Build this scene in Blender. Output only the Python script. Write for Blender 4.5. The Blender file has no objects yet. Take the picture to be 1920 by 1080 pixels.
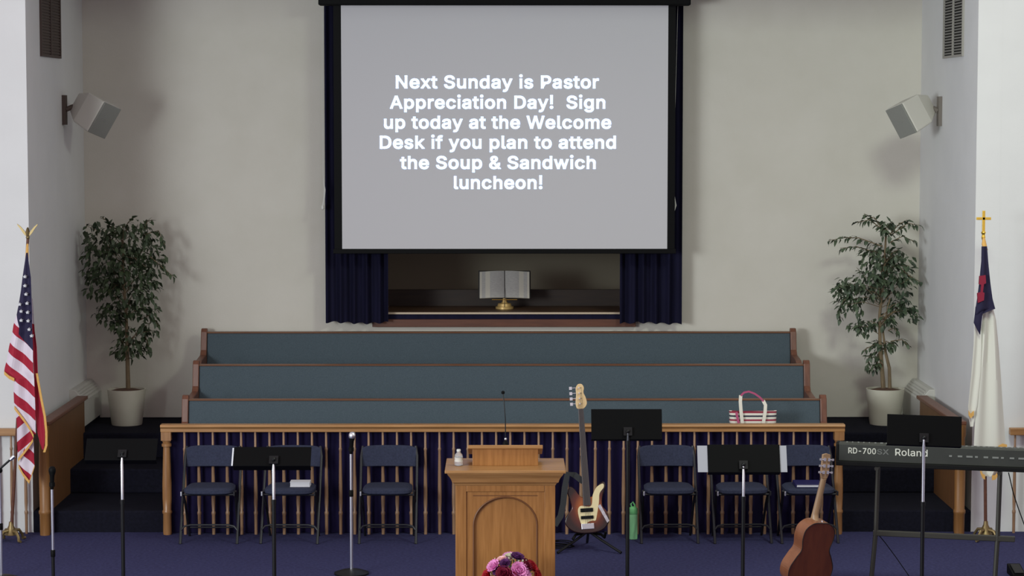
import bpy, bmesh, json, math, random
from mathutils import Vector, Matrix

S = bpy.context.scene
COL = S.collection
R = math.radians

# ------------------------------------------------------------------ camera
F = 4343.0                       # focal length in pixels of a 1920 wide frame
CAM_Z = 3.45
PITCH = math.atan(327 / F)
YAW = math.atan(18 / F)
cam_data = bpy.data.cameras.new('camera')
cam_data.sensor_width = 36.0
cam_data.lens = F / 1920 * 36.0
cam_data.clip_end = 200
cam = bpy.data.objects.new('camera', cam_data)
cam.location = (0, 0, CAM_Z)
cam.rotation_euler = (R(90) - PITCH, 0, -YAW)
COL.objects.link(cam)
S.camera = cam
CAM_M = cam.rotation_euler.to_matrix()

# ------------------------------------------------------------------ world, lights, exposure
S.view_settings.view_transform = 'Standard'
S.view_settings.look = 'None'
S.view_settings.gamma = 1.0
S.view_settings.use_curve_mapping = False
S.view_settings.exposure = 0.0
W = bpy.data.worlds.new('world')
S.world = W
W.use_nodes = True
bg = W.node_tree.nodes['Background']
bg.inputs[0].default_value = (0.56, 0.48, 0.50, 1)
bg.inputs[1].default_value = 1.0


def area(name, loc, target, sx, sy, power, color):
    d = bpy.data.lights.new(name, 'AREA')
    d.shape = 'RECTANGLE'
    d.size, d.size_y, d.energy, d.color = sx, sy, power, color
    o = bpy.data.objects.new(name, d)
    o.location = loc
    o.rotation_euler = (Vector(target) - Vector(loc)).to_track_quat('-Z', 'Z').to_euler()
    COL.objects.link(o)
    return o


# tall nave windows on the left, daylight
for yy in (8.0, 10.4):
    area('nave_window_light', (-6.6, yy, 2.9), (0, yy + 3, 2.4), 2.0, 3.0, 390, (0.90, 0.99, 1.0))
# unseen overhead lamp, added for greenish light on the right front wall
area('added_overhead_lamp', (3.2, 14.5, 5.8), (3.2, 16.5, 0), 1.2, 1.2, 160, (0.86, 1.0, 0.84))


# ------------------------------------------------------------------ helpers
def P(px, py, y):
    """Point of the plane Y = y that the photograph shows at pixel px, py."""
    d = CAM_M @ Vector(((px - 960) / F, -(py - 540) / F, -1))
    t = y / d.y
    return Vector((d.x * t, y, CAM_Z + d.z * t))


def PX(px, y, py=600):
    return P(px, py, y).x


def PZ(py, y, px=942):
    return P(px, py, y).z


def lin(c):
    return tuple(((v / 255) / 12.92 if v / 255 <= 0.04045 else ((v / 255 + 0.055) / 1.055) ** 2.4) for v in c)


def mat(name, rgb, rough=0.6, metal=0.0, rgb2=None, scale=(8, 8, 8), detail=4.0, bump=0.0, bscale=200.0,
        emit=None, emit_strength=0.0, spec=0.5, sheen=0.0, coat=0.0):
    m = bpy.data.materials.new(name)
    m.use_nodes = True
    nt = m.node_tree
    b = nt.nodes['Principled BSDF']
    c = lin(rgb)
    b.inputs['Base Color'].default_value = (*c, 1)
    b.inputs['Roughness'].default_value = rough
    b.inputs['Metallic'].default_value = metal
    b.inputs['Specular IOR Level'].default_value = spec
    b.inputs['Sheen Weight'].default_value = sheen
    b.inputs['Coat Weight'].default_value = coat
    if emit:
        b.inputs['Emission Color'].default_value = (*lin(emit), 1)
        b.inputs['Emission Strength'].default_value = emit_strength
    tc = nt.nodes.new('ShaderNodeTexCoord')
    if rgb2:
        mp = nt.nodes.new('ShaderNodeMapping')
        mp.inputs['Scale'].default_value = scale
        n = nt.nodes.new('ShaderNodeTexNoise')
        n.inputs['Scale'].default_value = 1.0
        n.inputs['Detail'].default_value = detail
        r = nt.nodes.new('ShaderNodeValToRGB')
        r.color_ramp.elements[0].position = 0.3
        r.color_ramp.elements[1].position = 0.7
        r.color_ramp.elements[0].color = (*c, 1)
        r.color_ramp.elements[1].color = (*lin(rgb2), 1)
        nt.links.new(tc.outputs['Object'], mp.inputs[0])
        nt.links.new(mp.outputs[0], n.inputs['Vector'])
        nt.links.new(n.outputs['Fac'], r.inputs[0])
        nt.links.new(r.outputs[0], b.inputs['Base Color'])
    if bump:
        n2 = nt.nodes.new('ShaderNodeTexNoise')
        n2.inputs['Scale'].default_value = bscale
        n2.inputs['Detail'].default_value = 3
        bp = nt.nodes.new('ShaderNodeBump')
        bp.inputs['Strength'].default_value = bump
        bp.inputs['Distance'].default_value = 0.01
        nt.links.new(tc.outputs['Object'], n2.inputs['Vector'])
        nt.links.new(n2.outputs['Fac'], bp.inputs['Height'])
        nt.links.new(bp.outputs[0], b.inputs['Normal'])
    return m


M = {}
M['wall'] = mat('painted_plaster', (204, 199, 189), 0.85, rgb2=(209, 204, 195), scale=(3, 3, 3), bump=0.08, bscale=60, spec=0.2)
M['wall_lightened'] = mat('lightened_wall_paint', (216, 216, 216), 0.85, rgb2=(220, 220, 220), scale=(3, 3, 3), bump=0.08, bscale=60, spec=0.2)  # white paint, lightened to make up for light the lamps leave short
M['ceiling'] = mat('ceiling_paint', (205, 202, 196), 0.9, spec=0.2)
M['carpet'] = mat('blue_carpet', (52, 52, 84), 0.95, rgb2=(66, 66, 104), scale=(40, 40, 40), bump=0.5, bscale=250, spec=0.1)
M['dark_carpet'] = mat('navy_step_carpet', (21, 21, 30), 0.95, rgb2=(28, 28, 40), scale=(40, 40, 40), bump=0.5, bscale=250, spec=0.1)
M['oak'] = mat('honey_oak', (142, 94, 46), 0.38, rgb2=(166, 114, 62), scale=(60, 60, 4), detail=5)
M['oak_h'] = mat('honey_oak_rail', (150, 106, 62), 0.38, rgb2=(176, 130, 82), scale=(3, 60, 60), detail=5)
M['baluster'] = mat('light_oak_baluster', (136, 104, 78), 0.4, rgb2=(158, 124, 96), scale=(60, 60, 6))
M['newel'] = mat('oak_newel', (138, 96, 58), 0.35, rgb2=(160, 116, 74), scale=(50, 50, 4))
M['pew_wood'] = mat('stained_pew_wood', (100, 62, 48), 0.4, rgb2=(118, 76, 58), scale=(50, 50, 5))
M['pew_cap'] = mat('stained_pew_cap', (112, 76, 56), 0.4, rgb2=(126, 88, 66), scale=(4, 50, 50))
M['teal'] = mat('teal_upholstery', (71, 82, 90), 0.9, rgb2=(82, 94, 102), scale=(90, 90, 260), bump=0.3, bscale=300, spec=0.15)
M['navy'] = mat('navy_curtain', (19, 18, 38), 0.85, rgb2=(24, 23, 48), scale=(20, 20, 3), spec=0.15)
M['rail_cloth'] = mat('dark_purple_navy_cloth', (24, 20, 46), 0.9, rgb2=(32, 26, 60), scale=(14, 14, 2), spec=0.1)
M['black'] = mat('black_paint', (8, 8, 9), 0.6, spec=0.12)
M['black_metal'] = mat('black_steel', (14, 14, 16), 0.45, spec=0.3)
M['desk_black'] = mat('matt_black_sheet', (4, 4, 5), 0.6, spec=0.1)
M['chrome'] = mat('chrome', (242, 244, 250), 0.31, metal=1.0)
M['grey_tube'] = mat('dull_steel_tube', (82, 84, 90), 0.35, metal=0.8)
M['brass'] = mat('brass', (214, 172, 88), 0.25, metal=1.0)
M['gold'] = mat('polished_gold', (255, 214, 90), 0.22, metal=0.85)
M['gold_fringe'] = mat('gold_fringe', (205, 155, 82), 0.8, rgb2=(226, 178, 100), scale=(200, 200, 40))
M['white_plastic'] = mat('white_plastic', (205, 204, 200), 0.5)
M['speaker_white'] = mat('speaker_white', (206, 202, 194), 0.6)
M['grille_grey'] = mat('grey_grille', (128, 128, 122), 0.7, rgb2=(140, 140, 134), scale=(300, 300, 300))
M['screen'] = mat('matt_white_screen', (200, 198, 202), 0.9, spec=0.1)
M['letters'] = mat('projected_letters', (225, 238, 255), 0.9, emit=(205, 228, 255), emit_strength=0.75)
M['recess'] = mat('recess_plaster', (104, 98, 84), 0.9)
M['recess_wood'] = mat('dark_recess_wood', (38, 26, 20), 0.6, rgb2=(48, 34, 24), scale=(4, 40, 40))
M['ledge_wood'] = mat('brown_ledge_wood', (86, 60, 42), 0.45, rgb2=(98, 70, 50), scale=(4, 40, 40))
M['sill'] = mat('sill_wood', (84, 46, 32), 0.5, rgb2=(100, 58, 40), scale=(4, 40, 40))
M['ledge_edge'] = mat('pale_ledge_edge', (190, 172, 150), 0.4)
M['page'] = mat('printed_page', (176, 172, 168), 0.8, rgb2=(158, 155, 152), scale=(40, 40, 320), detail=1)
M['page_edge'] = mat('page_edges', (190, 184, 172), 0.8)
M['leather'] = mat('black_leather', (26, 22, 22), 0.5)
M['pot'] = mat('cream_pot', (196, 192, 176), 0.55, rgb2=(204, 200, 186), scale=(5, 5, 5))
M['soil'] = mat('brown_soil', (74, 52, 40), 0.95, rgb2=(96, 68, 52), scale=(40, 40, 40), bump=0.8, bscale=60)
M['bark'] = mat('ficus_bark', (104, 88, 66), 0.85, rgb2=(130, 112, 88), scale=(30, 30, 8), bump=0.3, bscale=80)
M['leaf'] = mat('ficus_leaf', (44, 58, 38), 0.5, rgb2=(72, 86, 58), scale=(9, 9, 9))
M['leaf2'] = mat('ficus_leaf_variegated', (44, 60, 46), 0.5, rgb2=(92, 106, 80), scale=(12, 12, 12))
M['chair_fabric'] = mat('slate_blue_chair_fabric', (46, 50, 68), 0.85, rgb2=(55, 59, 80), scale=(60, 60, 60), bump=0.2, bscale=300, spec=0.2)
M['chair_metal'] = mat('dark_chair_tube', (30, 30, 36), 0.45, metal=0.3)
M['paper'] = mat('white_paper', (208, 208, 214), 0.8)
M['navy_cover'] = mat('navy_book_cover', (32, 30, 84), 0.5)
M['green_bottle'] = mat('mint_green_plastic', (150, 226, 164), 0.45)
M['green_cap'] = mat('green_cap', (122, 206, 136), 0.45)
M['red'] = mat('red_cloth', (136, 24, 52), 0.8)
M['white_cloth'] = mat('ivory_flag_cloth', (214, 212, 202), 0.85)
M['navy_cloth'] = mat('navy_flag_cloth', (28, 23, 56), 0.85)
M['heater'] = mat('cream_enamel', (192, 190, 184), 0.5)
M['vent_frame'] = mat('vent_frame', (150, 146, 140), 0.5)
M['bracket'] = mat('taupe_bracket', (112, 104, 98), 0.6)
M['vent_dark'] = mat('dark_brown_vent', (76, 62, 56), 0.7)
M['vent_grey'] = mat('grey_vent', (130, 128, 124), 0.6)
M['keys_body'] = mat('charcoal_keyboard_case', (44, 46, 42), 0.5, rgb2=(50, 52, 47), scale=(8, 8, 8))
M['keys_dark'] = mat('black_keyboard_case', (12, 12, 12), 0.5, spec=0.2)
M['ivory'] = mat('ivory_key', (225, 222, 212), 0.35)
M['print'] = mat('pale_print', (226, 226, 214), 0.6)
M['print_dim'] = mat('grey_print', (120, 122, 118), 0.6)
M['stand_steel'] = mat('dark_bronze_tube', (64, 62, 56), 0.45, metal=0.4)
M['maple'] = mat('maple_headstock', (206, 174, 128), 0.4, rgb2=(216, 186, 140), scale=(30, 30, 6))
M['fretboard'] = mat('rosewood_fretboard', (84, 76, 76), 0.4)
M['pickguard'] = mat('cream_pickguard', (236, 218, 172), 0.3)
M['mahogany'] = mat('mahogany_shaded_back', (94, 48, 28), 0.3, rgb2=(110, 58, 34), scale=(30, 30, 3), coat=0.3)  # back darkened for the shadow it stands in
M['mahogany_lit_side'] = mat('mahogany_lit_side', (122, 74, 48), 0.3, rgb2=(134, 84, 56), scale=(30, 30, 3), coat=0.3)  # same wood in a lighter tone for the light on the side
M['neck_wood'] = mat('guitar_neck_wood', (142, 112, 84), 0.4, rgb2=(156, 124, 94), scale=(30, 30, 4))
M['strap'] = mat('dark_webbing', (46, 47, 50), 0.85)
M['pink_web'] = mat('pink_binding', (176, 78, 116), 0.8)
M['bag_web'] = mat('cream_webbing', (222, 216, 204), 0.85)
M['purple'] = mat('purple_petal', (92, 36, 98), 0.7)
M['dark_red'] = mat('crimson_petal', (138, 10, 56), 0.7, rgb2=(108, 6, 42), scale=(40, 40, 40))
M['bright_red'] = mat('scarlet_petal', (176, 24, 40), 0.7)
M['pink'] = mat('pink_petal', (232, 152, 206), 0.7)
M['pale_pink'] = mat('blush_petal', (236, 190, 190), 0.7)
M['cream_petal'] = mat('cream_petal', (220, 216, 190), 0.7)
M['stem_green'] = mat('sage_leaf', (104, 118, 82), 0.7, rgb2=(140, 150, 114), scale=(30, 30, 30))
M['wing_oak'] = mat('dark_oak_panel', (104, 70, 42), 0.45, rgb2=(122, 84, 52), scale=(50, 50, 4))
M['post_oak'] = mat('brown_oak_post', (124, 84, 44), 0.45, rgb2=(142, 98, 54), scale=(50, 50, 4))
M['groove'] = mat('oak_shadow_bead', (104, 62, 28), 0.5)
M['antique'] = mat('antique_brass', (132, 114, 78), 0.42, metal=0.7)
M['satin_brass'] = mat('satin_brass', (206, 172, 110), 0.4, metal=0.35)
M['sheet'] = mat('grey_sheet', (158, 158, 166), 0.8)
M['vase'] = mat('white_ceramic', (214, 210, 204), 0.3)

# water bottle plastic
m = bpy.data.materials.new('clear_plastic'); m.use_nodes = True
b = m.node_tree.nodes['Principled BSDF']
b.inputs['Base Color'].default_value = (0.93, 0.94, 0.98, 1); b.inputs['Roughness'].default_value = 0.08
b.inputs['Transmission Weight'].default_value = 0.75; b.inputs['IOR'].default_value = 1.33
M['clear'] = m

# sunburst bass body: amber centre, dark rim (distance from the body's middle)
m = bpy.data.materials.new('sunburst_lacquer'); m.use_nodes = True
nt = m.node_tree; b = nt.nodes['Principled BSDF']; b.inputs['Roughness'].default_value = 0.22; b.inputs['Coat Weight'].default_value = 0.5
tc = nt.nodes.new('ShaderNodeTexCoord'); mp = nt.nodes.new('ShaderNodeMapping')
mp.inputs['Location'].default_value = (0, 0, -1.05); mp.inputs['Scale'].default_value = (5.2, 0.01, 4.6)
g = nt.nodes.new('ShaderNodeTexGradient'); g.gradient_type = 'SPHERICAL'
r = nt.nodes.new('ShaderNodeValToRGB')
r.color_ramp.elements[0].position = 0.12; r.color_ramp.elements[0].color = (*lin((38, 16, 12)), 1)
r.color_ramp.elements[1].position = 0.62; r.color_ramp.elements[1].color = (*lin((166, 88, 36)), 1)
e = r.color_ramp.elements.new(0.38); e.color = (*lin((94, 36, 20)), 1)
nt.links.new(tc.outputs['Object'], mp.inputs[0]); nt.links.new(mp.outputs[0], g.inputs[0])
nt.links.new(g.outputs['Fac'], r.inputs[0]); nt.links.new(r.outputs[0], b.inputs['Base Color'])
M['sunburst'] = m
mp.inputs['Location'].default_value = (0, 0, -0.20 * 4.6)


def stripe_mat(name, a, bcol, axis, per, duty=0.5, third=None, shift=0.0):
    """Stripes along one object axis (woven into the cloth)."""
    mm = bpy.data.materials.new(name); mm.use_nodes = True
    t = mm.node_tree; bb = t.nodes['Principled BSDF']; bb.inputs['Roughness'].default_value = 0.85
    c = t.nodes.new('ShaderNodeTexCoord'); s = t.nodes.new('ShaderNodeSeparateXYZ')
    t.links.new(c.outputs['Object'], s.inputs[0])
    ad = t.nodes.new('ShaderNodeMath'); ad.operation = 'ADD'; ad.inputs[1].default_value = shift
    t.links.new(s.outputs[axis], ad.inputs[0])
    d = t.nodes.new('ShaderNodeMath'); d.operation = 'DIVIDE'; d.inputs[1].default_value = per
    t.links.new(ad.outputs[0], d.inputs[0])
    f = t.nodes.new('ShaderNodeMath'); f.operation = 'FRACT'
    t.links.new(d.outputs[0], f.inputs[0])
    rr = t.nodes.new('ShaderNodeValToRGB'); rr.color_ramp.interpolation = 'CONSTANT'
    rr.color_ramp.elements[0].position = 0; rr.color_ramp.elements[0].color = (*lin(a), 1)
    rr.color_ramp.elements[1].position = duty; rr.color_ramp.elements[1].color = (*lin(bcol), 1)
    if third:
        for pos, cc in third:
            el = rr.color_ramp.elements.new(pos); el.color = (*lin(cc), 1)
    t.links.new(f.outputs[0], rr.inputs[0]); t.links.new(rr.outputs[0], bb.inputs['Base Color'])
    return mm


M['bag'] = stripe_mat('striped_canvas', (222, 216, 206), (34, 34, 54), 'Z', 0.066, 0.3, [(0.5, (222, 216, 206)), (0.78, (150, 42, 66))])

# striped flag cloth: stripe phase in UV.x, canton where UV.y > 0
m = bpy.data.materials.new('striped_flag_cloth'); m.use_nodes = True
nt = m.node_tree; b = nt.nodes['Principled BSDF']; b.inputs['Roughness'].default_value = 0.75
uvn = nt.nodes.new('ShaderNodeUVMap'); uvn.uv_map = 'weave'
sx = nt.nodes.new('ShaderNodeSeparateXYZ'); nt.links.new(uvn.outputs[0], sx.inputs[0])
fr = nt.nodes.new('ShaderNodeMath'); fr.operation = 'FRACT'; nt.links.new(sx.outputs['X'], fr.inputs[0])
lt = nt.nodes.new('ShaderNodeMath'); lt.operation = 'LESS_THAN'; lt.inputs[1].default_value = 0.46; nt.links.new(fr.outputs[0], lt.inputs[0])
gt = nt.nodes.new('ShaderNodeMath'); gt.operation = 'GREATER_THAN'; gt.inputs[1].default_value = 0.0; nt.links.new(sx.outputs['Y'], gt.inputs[0])
m1 = nt.nodes.new('ShaderNodeMix'); m1.data_type = 'RGBA'
m1.inputs[6].default_value = (*lin((222, 210, 222)), 1); m1.inputs[7].default_value = (*lin((162, 18, 48)), 1)
nt.links.new(lt.outputs[0], m1.inputs[0])
m2 = nt.nodes.new('ShaderNodeMix'); m2.data_type = 'RGBA'; m2.inputs[7].default_value = (*lin((32, 26, 62)), 1)
nt.links.new(gt.outputs[0], m2.inputs[0]); nt.links.new(m1.outputs[2], m2.inputs[6]); nt.links.new(m2.outputs[2], b.inputs['Base Color'])
M['flag'] = m


class MB:
    """Collects geometry for ONE mesh."""

    def __init__(self):
        self.v, self.f, self.uv = [], [], None
        self.mi = []
        self.cur = 0

    def add(self, vs, fs, mtx=None):
        o = len(self.v)
        for p in vs:
            p = Vector(p)
            self.v.append(mtx @ p if mtx else p)
        for f in fs:
            self.f.append([i + o for i in f]); self.mi.append(self.cur)
        return self

    def box(self, x0, x1, y0, y1, z0, z1, mtx=None):
        vs = [(x, y, z) for z in (z0, z1) for y in (y0, y1) for x in (x0, x1)]
        return self.add(vs, [(0, 2, 3, 1), (4, 5, 7, 6), (0, 1, 5, 4), (2, 6, 7, 3), (0, 4, 6, 2), (1, 3, 7, 5)], mtx)

    def ring_loft(self, rings, cap=True, closed=True):
        n = len(rings[0]); o = len(self.v)
        for r_ in rings:
            self.v.extend(Vector(p) for p in r_)
        for i in range(len(rings) - 1):
            for j in range(n if closed else n - 1):
                k = (j + 1) % n
                self.f.append([o + i * n + j, o + i * n + k, o + (i + 1) * n + k, o + (i + 1) * n + j]); self.mi.append(self.cur)
        if cap and closed:
            self.f.append([o + j for j in range(n)][::-1]); self.mi.append(self.cur)
            self.f.append([o + (len(rings) - 1) * n + j for j in range(n)]); self.mi.append(self.cur)
        return self

    def path(self, pts, rad, n=8):
        pts = [Vector(p) for p in pts]
        if not hasattr(rad, '__len__'):
            rad = [rad] * len(pts)
        rings = []
        up = None
        for i, p in enumerate(pts):
            a = pts[max(i - 1, 0)]; c = pts[min(i + 1, len(pts) - 1)]
            d = (c - a).normalized()
            if up is None:
                up = Vector((0, 0, 1)) if abs(d.z) < 0.9 else Vector((1, 0, 0))
            s = d.cross(up).normalized(); t = s.cross(d).normalized(); up = t
            rings.append([p + rad[i] * (math.cos(2 * math.pi * k / n) * s + math.sin(2 * math.pi * k / n) * t) for k in range(n)])
        return self.ring_loft(rings)

    def lathe(self, prof, n=20, mtx=None, cx=0, cy=0):
        rings = []
        for r_, z in prof:
            ring = [Vector((cx + r_ * math.cos(2 * math.pi * k / n), cy + r_ * math.sin(2 * math.pi * k / n), z)) for k in range(n)]
            rings.append([mtx @ p for p in ring] if mtx else ring)
        return self.ring_loft(rings)

    def prism(self, outline, y0, y1, mtx=None):
        """outline of (x, z) extruded from y0 to y1"""
        n = len(outline)
        vs = [(x, y0, z) for x, z in outline] + [(x, y1, z) for x, z in outline]
        fs = [list(range(n)), [n + i for i in range(n)][::-1]] + [[i, n + i, n + (i + 1) % n, (i + 1) % n] for i in range(n)]
        return self.add(vs, fs, mtx)

    def prism_x(self, outline, x0, x1):
        """outline of (y, z) extruded from x0 to x1"""
        n = len(outline)
        vs = [(x0, y, z) for y, z in outline] + [(x1, y, z) for y, z in outline]
        fs = [list(range(n)), [n + i for i in range(n)][::-1]] + [[i, n + i, n + (i + 1) % n, (i + 1) % n] for i in range(n)]
        return self.add(vs, fs)

    def ball(self, c, r_, n=12, sc=(1, 1, 1)):
        c = Vector(c); rings = []
        for i in range(1, n // 2):
            a = math.pi * i / (n // 2)
            rings.append([c + Vector((r_ * sc[0] * math.sin(a) * math.cos(2 * math.pi * k / n), r_ * sc[1] * math.sin(a) * math.sin(2 * math.pi * k / n),
                                      -r_ * sc[2] * math.cos(a))) for k in range(n)])
        return self.ring_loft(rings)

    def build(self, name, mats, parent=None, smooth=False, bevel=0.0, flip_fix=True, seg=2):
        me = bpy.data.meshes.new(name)
        me.from_pydata([tuple(p) for p in self.v], [], self.f)
        if not isinstance(mats, (list, tuple)):
            mats = [mats]
        for mm in mats:
            me.materials.append(mm)
        me.polygons.foreach_set('material_index', self.mi)
        if self.uv:
            lay = me.uv_layers.new(name='weave')
            for lp in me.loops:
                lay.data[lp.index].uv = self.uv[lp.vertex_index]
        if flip_fix:
            bm_ = bmesh.new(); bm_.from_mesh(me); bmesh.ops.recalc_face_normals(bm_, faces=bm_.faces); bm_.to_mesh(me); bm_.free()
        if smooth:
            me.polygons.foreach_set('use_smooth', [True] * len(me.polygons))
            me.set_sharp_from_angle(angle=R(40))
        me.update()
        o = bpy.data.objects.new(name, me)
        COL.objects.link(o)
        if parent:
            o.parent = parent
        if bevel:
            bv = o.modifiers.new('bevel', 'BEVEL'); bv.width = bevel; bv.segments = seg; bv.limit_method = 'ANGLE'; bv.angle_limit = R(40)
        return o


def tag(o, label, cat, group=None):
    o['label'] = label; o['category'] = cat
    if group:
        o['group'] = group
    return o


def thing(name, label, cat, loc=(0, 0, 0), rz=0.0, group=None):
    o = bpy.data.objects.new(name, None)
    o.empty_display_size = 0.1
    o.location = loc; o.rotation_euler = (0, 0, rz)
    COL.objects.link(o)
    return tag(o, label, cat, group)


def struct(o):
    o['kind'] = 'structure'
    return o


def copy_tree(o, parent=None):
    c = o.copy(); COL.objects.link(c)
    if parent:
        c.parent = parent
    for ch in list(o.children):
        copy_tree(ch, c)
    return c


def B(*a):
    return MB().box(*a)


# ------------------------------------------------------------------ the room
YB, YF, XW, ZC = 21.5, 18.95, 3.875, 4.9
Z1, Z2, Z3 = 0.18, 0.39, 0.615
T1, T2, T3 = 18.95, 19.83, 20.47

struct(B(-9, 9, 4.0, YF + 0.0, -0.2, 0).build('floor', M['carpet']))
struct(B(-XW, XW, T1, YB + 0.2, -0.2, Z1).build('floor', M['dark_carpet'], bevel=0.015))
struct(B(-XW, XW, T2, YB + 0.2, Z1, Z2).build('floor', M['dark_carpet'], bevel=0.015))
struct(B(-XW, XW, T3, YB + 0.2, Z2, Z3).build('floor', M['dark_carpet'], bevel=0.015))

# back wall with the opening behind the screen
OX0, OX1 = PX(722, YB, 560), PX(1168, YB, 560)
OZ0, OZ1 = 1.60, 4.3
wb = MB()
wb.box(-XW - 0.2, OX0, YB, YB + 0.2, 0, ZC + 0.2).box(OX1, XW + 0.2, YB, YB + 0.2, 0, ZC + 0.2)
wb.box(OX0, OX1, YB, YB + 0.2, 0, OZ0 - 0.02).box(OX0, OX1, YB, YB + 0.2, OZ1, ZC + 0.2)
struct(wb.build('wall_back', M['wall']))
struct(B(-XW - 0.2, -XW, YF, YB, 0, ZC + 0.2).build('wall_left', M['wall_lightened']))
struct(B(XW, XW + 0.2, YF, YB, 0, ZC + 0.2).build('wall_right', M['wall_lightened']))
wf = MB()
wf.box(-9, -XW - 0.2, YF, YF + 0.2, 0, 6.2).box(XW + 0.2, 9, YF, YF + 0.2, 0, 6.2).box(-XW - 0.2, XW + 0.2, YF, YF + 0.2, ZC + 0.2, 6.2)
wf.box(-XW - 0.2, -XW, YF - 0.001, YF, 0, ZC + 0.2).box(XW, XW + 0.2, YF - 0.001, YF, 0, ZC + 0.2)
struct(wf.build('wall_front', M['wall_lightened']))
struct(B(-XW, XW, YF, YB, ZC, ZC + 0.2).build('ceiling', M['ceiling']))

# recess behind the opening
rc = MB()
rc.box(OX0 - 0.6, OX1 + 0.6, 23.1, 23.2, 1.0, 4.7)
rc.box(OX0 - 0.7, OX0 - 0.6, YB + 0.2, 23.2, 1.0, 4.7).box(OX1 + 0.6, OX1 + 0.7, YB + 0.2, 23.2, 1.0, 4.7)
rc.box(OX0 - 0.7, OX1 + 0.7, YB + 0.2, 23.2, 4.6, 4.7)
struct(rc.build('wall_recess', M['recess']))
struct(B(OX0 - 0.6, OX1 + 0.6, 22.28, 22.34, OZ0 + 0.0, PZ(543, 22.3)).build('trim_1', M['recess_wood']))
lg = thing('ledge', 'brown wooden ledge inside the wall opening under the open book', 'ledge', (0, YB, OZ0))
lg['kind'] = 'structure'
MB().box(OX0, OX1, 0.0, 0.9, -0.02, 0.0).build('board', M['ledge_wood'], lg)
MB().box(OX0, OX1, -0.02, 0.0, -0.012, 0.006).build('edge_strip', M['ledge_edge'], lg)
MB().box(OX0, OX1, -0.012, 0.0, -0.06, -0.012).build('apron', M['navy'], lg)
struct(B(PX(698, 21.44, 606), PX(1192, 21.44, 606), YB - 0.06, YB, PZ(613, YB - 0.06), PZ(599, YB - 0.06)).build('trim_2', M['sill'], bevel=0.004))

# dark carpet cove where the top tier meets the walls
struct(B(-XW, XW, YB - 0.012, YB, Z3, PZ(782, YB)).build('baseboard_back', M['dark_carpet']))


# ------------------------------------------------------------------ choir rail with balusters
RY = 18.85
RX0, RX1 = PX(313, RY, 900), PX(1572, RY, 900)
RT, RBOT = PZ(795, RY), PZ(809, RY)
rail = thing('choir_rail', 'long oak railing with slim balusters in front of the teal pews', 'railing', (0, RY, 0))
ro = [(-0.05, RT - 0.012), (-0.045, RT), (0.045, RT), (0.05, RT - 0.012), (0.05, RT - 0.02), (0.032, RT - 0.032), (0.032, RBOT), (-0.032, RBOT), (-0.032, RT - 0.032), (-0.05, RT - 0.02)]
MB().prism_x(ro, RX0 - 0.045, RX1 + 0.045).build('top_rail', M['oak_h'], rail, bevel=0.003)


def newel_prof(h, w):
    return [(w * 0.8, 0), (w * 0.86, 0.02), (w * 0.82, 0.17), (w * 0.95, 0.18), (w * 0.95, 0.195), (w * 0.8, 0.205), (w * 0.9, 0.3), (w * 0.9, 0.42), (w * 0.68, h - 0.15),
            (w * 0.65, h - 0.125), (w * 0.95, h - 0.12), (w * 0.95, h - 0.1), (w * 0.7, h - 0.095), (w * 0.9, h - 0.07)]


for x in (RX0, RX1):
    nm = MB().lathe(newel_prof(RBOT, 0.042), 16, cx=x)
    nm.box(x - 0.04, x + 0.04, -0.04, 0.04, RBOT - 0.07, RBOT)
    nm.build('newel_post', M['newel'], rail, smooth=True)
bal = MB().lathe([(0.013, 0), (0.014, 0.16), (0.017, 0.17), (0.017, 0.185), (0.012, 0.195), (0.0155, 0.26), (0.0155, 0.36), (0.0105, RBOT - 0.16), (0.0135, RBOT - 0.15),
                  (0.0135, RBOT - 0.14), (0.01, RBOT - 0.13), (0.0095, RBOT)], 10)
b0 = bal.build('baluster', M['baluster'], rail, smooth=True)
bx = [PX(346.7 + i * 26.53, RY, 900) for i in range(46)]
for i, x in enumerate(bx):
    o = b0 if i == 0 else b0.copy()
    if i:
        COL.objects.link(o); o.parent = rail
    o.location = (x, 0, 0)
# cloth hung behind the balusters
cl = MB()
N = 420
rings = []
x0, x1 = RX0 + 0.03, RX1 - 0.03
rng = random.Random(3)
ph = [rng.uniform(0, 6.28) for _ in range(4)]


def wav(x):
    return 0.010 * math.sin(x * 38 + ph[0]) + 0.007 * math.sin(x * 71 + ph[1] + math.sin(x * 3)) + 0.004 * math.sin(x * 13 + ph[2])


for i in range(N + 1):
    x = x0 + (x1 - x0) * i / N
    w_ = wav(x)
    rings.append([(x, w_, 0.005), (x, w_ * 0.7, RBOT - 0.01), (x, w_ * 0.7 + 0.004, RBOT - 0.01), (x, w_ + 0.004, 0.005)])
cl.ring_loft(rings)
o = cl.build('rail_curtain', M['rail_cloth'], smooth=True)
o.location = (0, RY + 0.062, 0)
tag(o, 'dark navy gathered cloth hung behind the choir rail balusters', 'curtain')

# side rails in front of the white wall, beyond the wing panels
for s, label in ((-1, 'short oak rail with balusters against white wall beside the striped flag'), (1, 'short oak rail with balusters against white wall beside the white flag')):
    sr = thing('altar_rail', label, 'railing', (s * 4.0, YF - 0.06, 0))
    a, b_ = (-1.6, 0.16) if s < 0 else (0.14, 1.6)
    if s > 0:
        a = PX(1893, YF - 0.06, 810) - 4.0
    MB().box(a, b_, -0.035, 0.035, PZ(814, YF), PZ(801, YF)).build('top_rail', M['oak_h'], sr, bevel=0.006)
    k = 0
    xs = [-0.02 - 0.115 * j for j in range(12)] if s < 0 else [PX(1902, YF - 0.06, 900) - 4.0 + 0.116 * j for j in range(10)]
    for xx in xs:
        if s < 0:
            xx += 0.1
        o = b0.copy(); o.parent = sr; COL.objects.link(o); o.location = (xx, 0, 0); o.scale = (0.9, 0.9, 1.0)
        k += 1

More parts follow.
